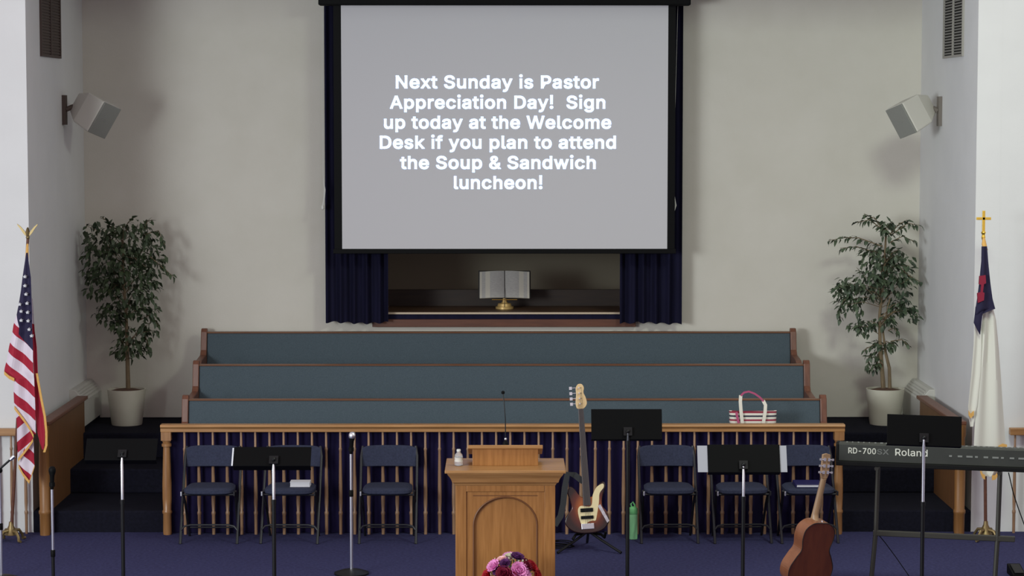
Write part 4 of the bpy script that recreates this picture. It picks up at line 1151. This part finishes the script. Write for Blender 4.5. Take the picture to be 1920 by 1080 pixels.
for k in range(4):
    zc = 1.025 + 0.042 * k
    pg = MB()
    pg.path([(-0.03, -0.012, zc), (-0.062, -0.012, zc)], 0.004, 6)
    pg.box(-0.082, -0.06, -0.015, -0.009, zc - 0.012, zc + 0.012)
    pg.lathe([(0.006, -0.01), (0.006, 0.01)], 10, Matrix.Translation((-0.005, -0.032, zc)) @ Matrix.Rotation(R(90), 4, 'X'))
    pg.build('tuning_peg', M['chrome'], bass)
pk = smooth_outline([(0.05, 0.30), (0.085, 0.36), (0.135, 0.385), (0.14, 0.355), (0.105, 0.31), (0.095, 0.24), (0.075, 0.15), (0.06, 0.1), (0.035, 0.1), (0.0, 0.09), (-0.035, 0.06), (-0.06, 0.09), (-0.075, 0.18), (-0.05, 0.22), (0.03, 0.215)], 4)
MB().prism(pk, -0.0235, -0.02).build('pickguard', M['pickguard'], bass)
br = MB(); br.box(-0.055, 0.045, -0.04, -0.02, 0.035, 0.08)
br.build('bridge', M['chrome'], bass, bevel=0.003)
pu = MB(); pu.box(-0.055, 0.045, -0.034, -0.0235, 0.17, 0.2).box(-0.055, 0.045, -0.034, -0.0235, 0.115, 0.14)
pu.build('pickup', M['keys_dark'], bass, bevel=0.003)
cp = MB(); cp.prism([(0.085, 0.21), (0.105, 0.225), (0.168, 0.09), (0.15, 0.075)], -0.026, -0.0237)
for k in range(3):
    cp.lathe([(0.012, -0.012), (0.012, 0.012)], 10, Matrix.Translation((0.108 + 0.018 * k, -0.035, 0.185 - 0.036 * k)) @ Matrix.Rotation(R(90), 4, 'X'))
cp.build('control_plate', M['chrome'], bass)
stg = MB()
for k in range(4):
    xx = -0.0135 + 0.009 * k
    stg.path([(xx * 1.4, -0.042, 0.075), (xx, -0.040, 0.985), (xx, -0.038, 1.03 + 0.042 * k)], 0.0011, 4)
stg.build('strings', M['grey_tube'], bass)
for o in bass.children:
    o.data.transform(tiltm)
    o.data.update()
# strap hanging from the bass
sp_ = P(1062, 892, GYB - 0.02) - gb_
sm = MB()
q = [P(1094, 905, GYB) - gb_ + Vector((0, 0.05, 0)), P(1078, 893, GYB) - gb_ + Vector((0, 0.06, 0)), P(1064, 889, GYB) - gb_ + Vector((0, 0.02, 0)), P(1059, 915, GYB) - gb_, P(1056, 945, GYB) - gb_, P(1051, 968, GYB) - gb_,
     P(1040, 985, GYB) - gb_]
rings = []
for i, p in enumerate(q):
    a = q[max(0, i - 1)]; c = q[min(len(q) - 1, i + 1)]; d = (c - a); d.y = 0; d.normalize()
    s_ = Vector((-d.z, 0, d.x)) * 0.024
    rings.append([p + s_, p - s_, p - s_ + Vector((0, 0.004, 0)), p + s_ + Vector((0, 0.004, 0))])
sm.ring_loft(rings).build('strap', M['strap'], bass, smooth=True)
# stand under it
gs = thing('guitar_stand', 'black tube stand holding the sunburst bass guitar', 'guitar stand', (gb_.x, GYB, 0))
zb_ = gb_.z
yk = MB().path([(-0.13, -0.10, zb_ - 0.03), (-0.12, -0.09, zb_ - 0.016), (-0.10, 0.04, zb_ - 0.016), (0.0, 0.10, zb_ - 0.01), (0.10, 0.04, zb_ - 0.016), (0.12, -0.09, zb_ - 0.016), (0.13, -0.10, zb_ + 0.03)], 0.011, 8)
yk.build('cradle', M['black'], gs, smooth=True)
MB().path([(0, 0.10, zb_ - 0.02), (-0.01, 0.17, 0.30), (-0.05, 0.28, 0.72)], 0.011, 8).build('upright', M['black_metal'], gs, smooth=True)
for dx, dy in ((-0.25, -0.12), (0.25, -0.12), (0.0, 0.34)):
    MB().path([(0, 0.11, zb_), (dx * 0.4, dy * 0.4 + 0.07, zb_ * 0.6), (dx, dy, 0.011)], 0.011, 8).build('leg', M['black_metal'], gs, smooth=True)

# strap end and cable heap on the floor beside the bass
cbm = MB()
q = [P(1040, 990, 18.2), P(1052, 975, 18.15), P(1060, 985, 18.1)]
pts = []
for k in range(40):
    a = k * 0.55
    pts.append((PX(1052, 18.25) + (0.09 + 0.02 * math.sin(k * 1.3)) * math.cos(a), 18.25 + (0.09 + 0.015 * math.cos(k * 0.7)) * math.sin(a), 0.006 + 0.001 * k))
cbm.path(pts, 0.0045, 6)
o = cbm.build('cable_coil', M['black'], smooth=True)
tag(o, 'coil of black cable on the floor between lectern and bass guitar', 'cable')

# ------------------------------------------------------------------ mint bottle on the floor
gx = PX(1187, 18.62, 990)
gbt = thing('drink_bottle', 'mint green drink bottle standing on the floor by the rail', 'bottle', (gx, 18.62, 0))
MB().lathe([(0.025, 0), (0.035, 0.004), (0.036, 0.02), (0.036, 0.20), (0.034, 0.205), (0.034, 0.21)], 24).build('body', M['green_bottle'], gbt, smooth=True)
MB().lathe([(0.036, 0.21), (0.037, 0.215), (0.037, 0.25), (0.028, 0.262), (0.01, 0.268)], 24).build('lid', M['green_cap'], gbt, smooth=True)
MB().path([(-0.012, 0, 0.262), (-0.02, 0, 0.29), (-0.004, 0, 0.305), (0.012, 0, 0.28), (0.014, 0, 0.262)], 0.007, 8).build('carry_loop', M['green_cap'], gbt, smooth=True)

# ------------------------------------------------------------------ striped tote bag on the front pew
ty = 19.32
tb0 = P(1411, 850, ty)
tz = Z1 + 0.45
bag = thing('tote_bag', 'striped tote bag with cream handles standing on the front pew', 'bag', (tb0.x, ty, tz))
zt_b = PZ(771, ty) - tz
rings = []
for z, k in ((0, 0.86), (0.02, 0.92), (zt_b * 0.5, 0.97), (zt_b, 1.0)):
    ring = []
    for j in range(24):
        a = 2 * math.pi * j / 24
        cx_, cy_ = math.cos(a), math.sin(a)
        ring.append((abs(cx_) ** 0.5 * (1 if cx_ > 0 else -1) * 0.2 * k, abs(cy_) ** 0.6 * (1 if cy_ > 0 else -1) * (0.075 - 0.03 * z / zt_b), z + (0.012 * (cx_ * cx_ - 0.5) if z > 0.1 else 0)))
    rings.append(ring)
MB().ring_loft(rings).build('body', M['bag'], bag, smooth=True)


def strap_mesh(pts, hw_, th=0.004):
    rr = []
    for i, p in enumerate(pts):
        a = Vector(pts[max(0, i - 1)]); c = Vector(pts[min(len(pts) - 1, i + 1)]); d = (c - a); d.y = 0
        d.normalize(); s_ = Vector((-d.z, 0, d.x)) * hw_
        p = Vector(p)
        rr.append([p + s_, p - s_, p - s_ + Vector((0, th, 0)), p + s_ + Vector((0, th, 0))])
    return MB().ring_loft(rr)


def tb(px, py, dy):
    v = P(px, py, ty) - Vector((tb0.x, ty, tz)); v.y = dy
    return v


strap_mesh([tb(1392, 840, -0.081), tb(1391, 800, -0.078), tb(1388, 770, -0.066), tb(1387, 752, -0.05), tb(1388, 740, -0.04)], 0.014).build('handle', M['bag_web'], bag, smooth=True)
strap_mesh([tb(1426, 840, -0.081), tb(1428, 800, -0.078), tb(1433, 770, -0.066), tb(1434, 758, -0.05), tb(1430, 750, -0.04)], 0.014).build('handle', M['bag_web'], bag, smooth=True)
o = strap_mesh([tb(1388, 741, -0.042), tb(1394, 735, -0.042), tb(1403, 733, -0.042), tb(1414, 737, -0.042), tb(1424, 744, -0.042), tb(1431, 752, -0.042)], 0.008).build('handle_binding', M['pink_web'], bag, smooth=True)
o['label'] = 'pink handle top'
strap_mesh([tb(1384, 840, -0.079), tb(1383, 790, -0.077), tb(1379, 771, -0.066)], 0.010).build('handle_lining', M['pink_web'], bag, smooth=True)


# ------------------------------------------------------------------ digital keyboard and its stand
KY = 16.45
kl, kr = P(1572, 868, KY), P(1916, 882, 16.12)
kang = math.atan2(kr.y - kl.y, kr.x - kl.x)
KL = 1.40
kz = kl.z
kb = thing('digital_keyboard', 'long dark stage keyboard with pale lettering on its back', 'keyboard', (kl.x, kl.y, kz), kang)
kh = PZ(831, KY) - kz
MB().prism_x([(0.0, 0.02), (0.012, 0.012), (0.012, kh * 0.93), (0.03, kh), (0.10, kh), (0.34, 0.055), (0.36, 0.03), (0.36, 0.0), (0.02, 0.0)], 0.0, KL).build('case', M['keys_body'], kb, bevel=0.004)
B(-0.018, KL + 0.018, -0.004, 0.37, -0.018, 0.014).build('bottom_case', M['keys_dark'], kb, bevel=0.004)
for x in (-0.02, KL):
    MB().prism_x([(0.005, 0.0), (0.005, kh * 0.95), (0.03, kh + 0.004), (0.10, kh + 0.004), (0.36, 0.06), (0.37, 0.0)], x, x + 0.02).build('end_cheek', M['keys_dark'], kb, bevel=0.004)
kk = MB()
for i in range(52):
    x = 0.07 + i * 0.0242
    kk.box(x, x + 0.0228, 0.23, 0.37, 0.062, 0.075)
kk.build('white_keys', M['ivory'], kb)
bkk = MB()
for i in range(51):
    if i % 7 in (1, 4):
        continue
    x = 0.07 + (i + 1) * 0.0242 - 0.006
    bkk.box(x, x + 0.0115, 0.22, 0.32, 0.075, 0.088)
bkk.build('black_keys', M['keys_dark'], kb)
kn = MB()
rg = random.Random(4)
for i in range(34):
    x = 0.05 + i * 0.04
    kn.box(x, x + rg.uniform(0.006, 0.022), 0.05, 0.06, kh, kh + 0.006)
kn.build('control_knobs', M['print_dim'], kb)


def flat_text(body, x, z, cap, width, mm, name, bold=0.016):
    vs, fs = text_mesh(body, bold)
    mn = min(v.x for v in vs); mx = max(v.x for v in vs)
    tm = MB().add([(x + (v.x - mn) * width / (mx - mn), 0.0105, z + v.y * cap / CAP) for v in vs], fs)
    return tm.build(name, M[mm], kb, flip_fix=False)


SC = KY / F
flat_text('RD-700', (1590 - 1572) * SC, kh * 0.5, 11.5 * SC, 52 * SC, 'print', 'lettering')
flat_text('SX', (1644 - 1572) * SC, kh * 0.5, 10.5 * SC, 22 * SC, 'print_dim', 'lettering')
flat_text('Roland', (1678 - 1572) * SC, kh * 0.47, 14 * SC, 60 * SC, 'print', 'lettering', 0.006)
sk = MB()
for i in range(9):
    x = 0.78 + i * 0.06
    sk.box(x, x + 0.02 + 0.012 * (i % 3), 0.009, 0.013, kh * 0.5, kh * 0.5 + 0.012)
sk.build('rear_sockets', M['print_dim'], kb)

KST = thing('keyboard_stand', 'dark metal table stand carrying the digital keyboard', 'keyboard stand', (kl.x, kl.y, 0), kang)
ztp = kz - 0.018
zcb = PZ(1003, KY)


def kx(px):
    return (PX(px, KY, 950) - kl.x) / math.cos(kang)


x1_, x2_ = kx(1639), kx(1856)
for x, dx in ((x1_, -0.045), (x2_, -0.03)):
    MB().path([(x, 0.14, ztp - 0.01), (x - 0.01, 0.14, zcb + 0.02), (x + dx, 0.14, 0.02)], 0.017, 8).build('leg', M['stand_steel'], KST, smooth=True)
    MB().path([(x, 0.02, ztp - 0.016), (x, 0.34, ztp - 0.016)], 0.016, 8).build('support_arm', M['stand_steel'], KST, smooth=True)
    MB().path([(x + dx, -0.04, 0.018), (x + dx, 0.36, 0.018)], 0.018, 8).build('foot', M['stand_steel'], KST, smooth=True)
MB().box(x1_ - 0.03, kx(1884), 0.125, 0.155, zcb - 0.02, zcb + 0.02).build('crossbar', M['stand_steel'], KST, bevel=0.005)

# cables of the keyboard
k1 = [P(1891, 886, 16.05), P(1900, 925, 16.05), P(1910, 955, 16.03), P(1921, 985, 16.0), P(1930, 1030, 16.0)]
k1.append(Vector((k1[-1].x + 0.02, 16.0, 0.008)))
tag(MB().path(k1, 0.004, 6).build('cable', M['black'], smooth=True), 'thin black cable hanging from the right end of the keyboard', 'cable')
k2 = [P(1645, 1000, 16.6), P(1660, 1018, 16.6), P(1680, 1045, 16.55), P(1703, 1078, 16.5), P(1716, 1100, 16.5)]
k2.append(Vector((k2[-1].x + 0.03, 16.48, 0.007)))
tag(MB().path(k2, 0.0035, 6).build('cable', M['black'], smooth=True), 'thin black cable slanting to the floor under the keyboard', 'cable')

# small black pedal at the right edge
pp = P(1912, 1082, 17.0); pp.z = 0
pd = thing('foot_pedal', 'small black pedal on the floor near the right edge', 'pedal', pp)
MB().prism_x([(0, 0), (0.0, 0.03), (0.22, 0.075), (0.22, 0)], -0.05, 0.05).build('housing', M['black'], pd, bevel=0.006)
MB().prism_x([(0.01, 0.036), (0.01, 0.044), (0.18, 0.078), (0.18, 0.07)], -0.035, 0.035).build('treadle', M['black_metal'], pd, bevel=0.003)

# ------------------------------------------------------------------ acoustic guitar, back to the camera, on its stand
AY = 16.15
ab = P(1512, 1103, AY)
ac = thing('acoustic_guitar', 'brown acoustic guitar turned with its back to view on a stand', 'guitar', ab)
abod = [(0.0, 0.0), (0.10, 0.01), (0.175, 0.07), (0.19, 0.15), (0.155, 0.23), (0.122, 0.29), (0.135, 0.37), (0.125, 0.44), (0.07, 0.485), (0.0, 0.49), (-0.07, 0.485), (-0.125, 0.44), (-0.135, 0.37), (-0.122, 0.29), (-0.155, 0.23), (-0.19, 0.15), (-0.175, 0.07), (-0.10, 0.01)]
ao = smooth_outline(abod, 5)
ab_m = MB(); nn = len(ao)
ab_m.cur = 0
ab_m.add([(x, 0.0, z) for x, z in ao], [list(range(nn))])
ab_m.cur = 2
ab_m.add([(x, 0.105, z) for x, z in ao], [list(range(nn))[::-1]])
ab_m.cur = 1
ab_m.add([(x, 0.0, z) for x, z in ao] + [(x, 0.105, z) for x, z in ao], [[i, (i + 1) % nn, nn + (i + 1) % nn, nn + i] for i in range(nn)])
o_b = ab_m.build('body', [M['mahogany'], M['mahogany_lit_side'], M['maple']], ac)
MB().path([(x, -0.001, z) for x, z in ao] + [(ao[0][0], -0.001, ao[0][1])], 0.003, 5).build('binding', M['leather'], ac)
nk = MB()
rings = []
for z, w_, d_ in ((0.44, 0.030, 0.095), (0.47, 0.030, 0.08), (0.50, 0.029, 0.04), (0.53, 0.028, 0.026), (0.79, 0.0225, 0.022)):
    rings.append([(w_ * math.cos(a), 0.10 - d_ * math.sin(a), z) for a in [math.pi * k / 8 for k in range(9)]])
nk.ring_loft(rings).build('neck', M['neck_wood'], ac, smooth=True)
MB().prism([(-0.022, 0.47), (0.022, 0.47), (0.0225, 0.79), (-0.0225, 0.79)], 0.10, 0.107).build('fretboard', M['fretboard'], ac)
hm = Matrix.Translation((0, 0.095, 0.79)) @ Matrix.Rotation(R(-12), 4, 'X')
MB().prism([(-0.022, 0), (0.022, 0), (0.036, 0.03), (0.034, 0.17), (0.0, 0.178), (-0.034, 0.17), (-0.036, 0.03)], -0.008, 0.008, hm).build('headstock', M['neck_wood'], ac, bevel=0.003)
for s in (-1, 1):
    for k in range(3):
        zc = 0.045 + 0.045 * k
        pg = MB()
        pg.box(s * 0.018 - 0.010, s * 0.018 + 0.010, -0.016, -0.008, zc - 0.011, zc + 0.011, hm)
        pg.path([hm @ Vector((s * 0.025, -0.012, zc)), hm @ Vector((s * 0.045, -0.012, zc))], 0.003, 6)
        pg.box(s * 0.052 - 0.009, s * 0.052 + 0.009, -0.016, -0.008, zc - 0.007, zc + 0.007, hm)
        pg.build('tuning_peg', M['chrome'], ac)
MB().lathe([(0.004, 0), (0.007, 0.008), (0.007, 0.012)], 10, Matrix.Translation((0.004, 0.02, 0.495)) @ Matrix.Rotation(R(60), 4, 'X')).build('strap_button', M['chrome'], ac)
turn = Matrix.Rotation(R(11.5), 4, 'Y') @ Matrix.Rotation(R(8), 4, 'X') @ Matrix.Rotation(R(30), 4, 'Z')
for o in ac.children:
    o.data.transform(turn); o.data.update()
as_ = thing('guitar_stand', 'black stand under the brown acoustic guitar', 'guitar stand', (ab.x, AY, 0))
za = ab.z
MB().path([(-0.12, 0.13, za + 0.03), (-0.11, 0.11, za - 0.032), (-0.05, -0.03, za - 0.032), (0.05, -0.04, za - 0.032), (0.11, 0.05, za - 0.032), (0.13, 0.08, za + 0.03)], 0.010, 8).build('cradle', M['black'], as_, smooth=True)
MB().path([(0.0, -0.045, za - 0.034), (0.03, -0.06, za - 0.03), (0.03, -0.06, 0.06)], 0.011, 8).build('upright', M['black_metal'], as_, smooth=True)
for dx, dy in ((-0.22, -0.16), (0.24, -0.16), (0.05, 0.28)):
    MB().path([(0.03, -0.06, 0.10), (dx * 0.5, dy * 0.5, 0.06), (dx, dy, 0.011)], 0.011, 8).build('leg', M['black_metal'], as_, smooth=True)


# ------------------------------------------------------------------ flags
def flag_pole(label, cat, base_px, base_py, top_px, top_py, y, name):
    b_ = P(base_px, base_py, y); b_.z = 0
    t = thing(name, label, cat, b_)
    tp_ = P(top_px, top_py, y) - b_
    MB().path([(0, 0, 0.06), tp_], [0.0135, 0.011], 10).build('pole', M['sill'], t, smooth=True)
    return t, b_, tp_


def flag_base(t, mm):
    fb_ = MB().lathe([(0.04, 0.05), (0.055, 0.055), (0.035, 0.075), (0.03, 0.11), (0.02, 0.13), (0.016, 0.16)], 16)
    for k in range(4):
        a = R(45 + 90 * k)
        c_, s_ = math.cos(a), math.sin(a)
        fb_.path([(0.03 * c_, 0.03 * s_, 0.09), (0.075 * c_, 0.075 * s_, 0.085), (0.105 * c_, 0.105 * s_, 0.045), (0.11 * c_, 0.11 * s_, 0.014), (0.135 * c_, 0.135 * s_, 0.014)], [0.014, 0.013, 0.012, 0.013, 0.011], 8)
    fb_.build('base', M[mm], t, smooth=True)


def drape(rows, y, org, dep, n=26, folds=3.0, seed=0, step=3.0, phase=None):
    """rows (py, left px, right px) of a hanging fold of cloth -> closed rings, with px coordinates kept per vertex"""
    rings, uv = [], []
    ys = []
    yy = rows[0][0]
    while yy < rows[-1][0]:
        ys.append(yy); yy += step
    ys.append(rows[-1][0])
    for yy in ys:
        for i in range(len(rows) - 1):
            if rows[i][0] <= yy <= rows[i + 1][0]:
                f_ = (yy - rows[i][0]) / (rows[i + 1][0] - rows[i][0])
                l = rows[i][1] + f_ * (rows[i + 1][1] - rows[i][1]); r_ = rows[i][2] + f_ * (rows[i + 1][2] - rows[i][2])
                break
        ring, uu = [], []
        wpx = max(r_ - l, 0.5)
        amp = min(wpx * y / F * 0.22, dep)
        half = n // 2
        for k in range(n):
            front = k < half
            u = k / (half - 1) if front else 1 - (k - half) / (half - 1)
            x = l + u * wpx
            p = P(x, yy, y) - org
            bulge = math.sin(math.pi * u)
            wv = amp * math.sin(u * folds * 2 * math.pi + seed + 0.004 * yy)
            p.y += (-(0.35 * amp * bulge) + 0.6 * wv) if front else (0.004 + 0.6 * wv + 0.35 * amp * bulge)
            ring.append(p); uu.append((x, yy))
        rings.append(ring); uv += uu
    return rings, uv


# --- striped flag on the left
UY = 18.55
t, ub, utop = flag_pole('striped flag with starred canton draped on a pole with eagle finial', 'flag', 21, 1000, 52, 448, UY, 'striped_flag')
flag_base(t, 'antique')
fx = MB(); uvs = []


def cant(x, y):
    pts_ = [(470, 0), (586, 28), (590, 31), (612, 37), (626, 36), (640, 45), (652, 58), (662, 68), (700, 99)]
    if y >= 700:
        return -5
    for i in range(len(pts_) - 1):
        if pts_[i][0] <= y <= pts_[i + 1][0]:
            f_ = (y - pts_[i][0]) / (pts_[i + 1][0] - pts_[i][0])
            return x - (pts_[i][1] + f_ * (pts_[i + 1][1] - pts_[i][1]))
    return -5


def panel(rows, dy, dep, phase, per, slope, folds, seed, canton=False):
    rings, uv = drape(rows, UY + dy, ub, dep, folds=folds, seed=seed, step=2.0)
    fx.ring_loft(rings)
    for x, y in uv:
        uvs.append(((y - slope * (x - 26) - phase) / per, cant(x, y) / 10 if canton else -1))


panel([(474, 49, 52), (500, 45, 55), (520, 42, 58), (545, 39, 59), (570, 35, 60), (590, 31, 61), (610, 25, 61), (630, 22, 62), (650, 17, 63), (670, 14, 63), (690, 9, 63.5), (697, 8, 64), (710, 26, 65),
       (735, 26, 66), (760, 27, 67), (780, 41, 67), (800, 54, 67), (814, 63, 67)], -0.07, 0.045, 648, 43, 0.85, 1.2, 0.6, True)
panel([(560, 59, 61), (620, 60, 65), (650, 61, 69), (700, 64, 71), (750, 66, 77), (780, 67, 83), (810, 70, 85), (830, 75, 84), (843, 79, 82)], -0.035, 0.03, 600, 900, 0.2, 1.0, 2.0)
panel([(756, 28, 52), (800, 32, 63), (825, 32, 62), (845, 33, 50), (858, 33, 38)], -0.02, 0.03, 834, 46, -0.85, 1.0, 0.0)
panel([(825, 40, 63), (862, 38, 64), (872, 35, 65), (886, 43, 60), (900, 52, 56)], 0.0, 0.02, 862, 46, 0.9, 1.0, 0.0)
fx.uv = list(uvs)
nf = len(fx.v)
fx.cur = 1
for sx_, sy_ in ((46, 519), (46, 536), (48, 552), (36.5, 571), (50, 569), (39, 584), (51, 586), (39, 601), (52, 602), (54, 618), (58.5, 630)):
    c = P(sx_, sy_, UY - 0.118) - ub
    pts_ = [(c.x + (0.0145 if k % 2 == 0 else 0.0075) * math.sin(k * math.pi / 5), c.z + (0.0145 if k % 2 == 0 else 0.0075) * math.cos(k * math.pi / 5)) for k in range(10)]
    fx.prism(pts_, c.y, c.y + 0.05)
fx.uv += [(0.7, -1)] * (len(fx.v) - nf)
fx.build('cloth', [M['flag'], M['paper']], t, smooth=False)
frg = MB()


def fringe(pts_, dy, wd=0.016):
    frg.ring_loft([[P(x, y, UY + dy) - ub + Vector((0, -0.004, 0.5 * wd)), P(x, y, UY + dy) - ub + Vector((0, -0.004, -1.2 * wd)), P(x, y, UY + dy) - ub + Vector((0, 0.004, -1.2 * wd)), P(x, y, UY + dy) - ub + Vector((0, 0.004, 0.5 * wd))] for x, y in pts_])


def fringe_v(pts_, dy, wd=0.013):
    frg.ring_loft([[P(x, y, UY + dy) - ub + Vector((-0.4 * wd, -0.004, 0)), P(x, y, UY + dy) - ub + Vector((wd, -0.004, 0)), P(x, y, UY + dy) - ub + Vector((wd, 0.004, 0)), P(x, y, UY + dy) - ub + Vector((-0.4 * wd, 0.004, 0))] for x, y in pts_])


fringe([(8, 698), (17, 706), (27, 711)], -0.10)
fringe([(27, 763), (36, 775), (46, 788), (56, 803), (63, 817)], -0.10)
fringe([(62, 824), (54, 836), (44, 849), (34, 861)], -0.045)
fringe([(35, 873), (43, 888), (55, 903)], -0.03)
fringe([(55, 903), (60, 888), (65, 873)], -0.03, 0.01)
fringe_v([(68, 700), (77, 750), (83, 780), (86, 810), (86, 835), (82, 848)], -0.055)
frg.build('fringe', M['gold_fringe'], t)
# tassel and eagle
MB().path([utop * (1 - 0.012), utop * 0.965 + Vector((0.004, -0.015, 0)), utop * 0.93 + Vector((0.006, -0.015, 0))], [0.008, 0.012, 0.014], 8).build('tassel', M['gold_fringe'], t, smooth=True)
eg = MB()
e0 = utop
eg.ball(e0 + Vector((0, 0, 0.012)), 0.016, 10)
eg.path([e0 + Vector((0, 0, 0.02)), e0 + Vector((0, 0, 0.05)), e0 + Vector((0.002, -0.006, 0.08)), e0 + Vector((0.006, -0.02, 0.092))], [0.012, 0.019, 0.011, 0.005], 8)
for s in (-1, 1):
    wing = [(0.0, 0.035), (0.02, 0.065), (0.05, 0.10), (0.078, 0.122), (0.074, 0.108), (0.068, 0.10), (0.058, 0.088), (0.046, 0.07), (0.03, 0.045), (0.012, 0.025)]
    eg.prism([(e0.x + s * (0.005 + a), e0.z + c) for a, c in wing], -0.006, 0.006)
eg.prism([(e0.x - 0.012, e0.z - 0.004), (e0.x + 0.012, e0.z - 0.004), (e0.x + 0.006, e0.z + 0.025), (e0.x - 0.006, e0.z + 0.025)], 0.0, 0.01)
eo = eg.build('eagle_finial', M['antique'], t, smooth=True)

# --- white flag on the right
CYF = 18.55
t, cb_, ctop = flag_pole('white flag with navy canton draped on a pole with gold cross finial', 'flag', 1848, 1002, 1844, 438, CYF, 'white_flag')
flag_base(t, 'antique')
ub2 = cb_
wm = MB()
for rows, dy, dep, fo_, sd in (([(560, 1846, 1858), (600, 1842, 1868), (650, 1838, 1873), (700, 1833, 1877), (760, 1829, 1881), (800, 1827, 1884), (840, 1825, 1887), (862, 1826, 1884), (880, 1838, 1876), (893, 1842, 1866)], -0.03, 0.03, 1.6, 0.7),
                               ([(600, 1828, 1840), (650, 1825, 1840), (700, 1821, 1838), (760, 1815, 1832), (780, 1816, 1828), (800, 1819, 1825)], -0.045, 0.03, 1.0, 2.0)):
    rings, _ = drape(rows, CYF + dy, cb_, dep, folds=fo_, seed=sd)
    wm.ring_loft(rings)
wm.build('field', M['white_cloth'], t, smooth=True)
nv = MB()
for rows, dy, dep, fo_, sd in (([(462, 1840.5, 1851), (490, 1840, 1853), (530, 1836, 1857), (560, 1832, 1861), (579, 1829, 1866), (583, 1829, 1855), (588, 1828, 1844)], -0.09, 0.03, 1.0, 1.0),
                               ([(575, 1829.5, 1846), (590, 1828, 1842), (605, 1826, 1840), (614, 1830, 1839), (627, 1837, 1838)], -0.088, 0.02, 0.5, 0.0)):
    rings, _ = drape(rows, CYF + dy, cb_, dep, folds=fo_, seed=sd)
    nv.ring_loft(rings)
nv.build('canton', M['navy_cloth'], t, smooth=True)
cr = MB()
for pts_ in ([(1837, 518), (1848, 516), (1849, 531), (1845, 533), (1843, 548), (1846, 549), (1845, 563), (1834, 568), (1833, 550), (1839, 548), (1840, 534), (1836, 533)],):
    q = [P(a, c, CYF - 0.122) - cb_ for a, c in pts_]
    cr.prism([(v.x, v.z) for v in q], q[0].y, q[0].y + 0.03)
cr.build('cross_emblem', M['red'], t)
tm = MB()
tm.path([ctop * 0.985 + Vector((0.0, -0.015, 0)), P(1845, 458, CYF - 0.04) - cb_, P(1849, 470, CYF - 0.05) - cb_], [0.01, 0.02, 0.014], 8)
tm.build('tassel', M['gold_fringe'], t, smooth=True)
fgm = MB()
for pts_, dy in (([(1816, 772), (1820, 778), (1826, 772)], -0.07), ([(1838, 880), (1842, 890), (1847, 893)], -0.06), ([(1860, 894), (1866, 893), (1873, 884)], -0.06), ([(1872, 838), (1880, 834), (1888, 836)], -0.09)):
    fgm.ring_loft([[P(x, y, CYF + dy) - cb_ + Vector((0, -0.004, 0.01)), P(x, y, CYF + dy) - cb_ + Vector((0, -0.004, -0.028)), P(x, y, CYF + dy) - cb_ + Vector((0, 0.004, -0.028)), P(x, y, CYF + dy) - cb_ + Vector((0, 0.004, 0.01))] for x, y in pts_])
fgm.build('fringe', M['gold_fringe'], t)
cx = MB()
c0 = ctop
hgt = PZ(395, CYF) - PZ(438, CYF)
cx.box(c0.x - 0.011, c0.x + 0.011, -0.009, 0.009, c0.z + 0.01, c0.z + hgt)
zc = PZ(410, CYF)
cx.box(c0.x - 0.058, c0.x + 0.058, -0.009, 0.009, zc - 0.011, zc + 0.011)
cx.lathe([(0.012, c0.z - 0.05), (0.017, c0.z - 0.03), (0.012, c0.z - 0.01), (0.02, c0.z + 0.01), (0.012, c0.z + 0.02)], 12, cx=c0.x, cy=0)
cx.build('cross_finial', M['gold'], t, bevel=0.002)

# pieces of a part go one level below it
def under(root, part, *names):
    kids = list(root.children)
    p = next(o for o in kids if o.name.split('.')[0] == part)
    for o in kids:
        if o.name.split('.')[0] in names and o is not p:
            o.parent = p


under(bass, 'headstock', 'tuning_peg')
under(ac, 'headstock', 'tuning_peg')
under(bag, 'handle', 'handle_binding')
under(lec, 'reading_box', 'reading_top')
for o in list(S.objects):
    k = o.name.split('.')[0]
    if k == 'striped_flag':
        under(o, 'cloth', 'fringe')
    elif k == 'white_flag':
        under(o, 'canton', 'cross_emblem'); under(o, 'field', 'fringe')
    elif k == 'potted_ficus':
        under(o, 'pot', 'soil')
    elif k == 'music_stand':
        under(o, 'desk', 'desk_clamp')
    elif k == 'wall_speaker':
        under(o, 'grille', 'badge')
    elif k == 'digital_keyboard':
        under(o, 'case', 'lettering', 'rear_sockets', 'control_knobs')
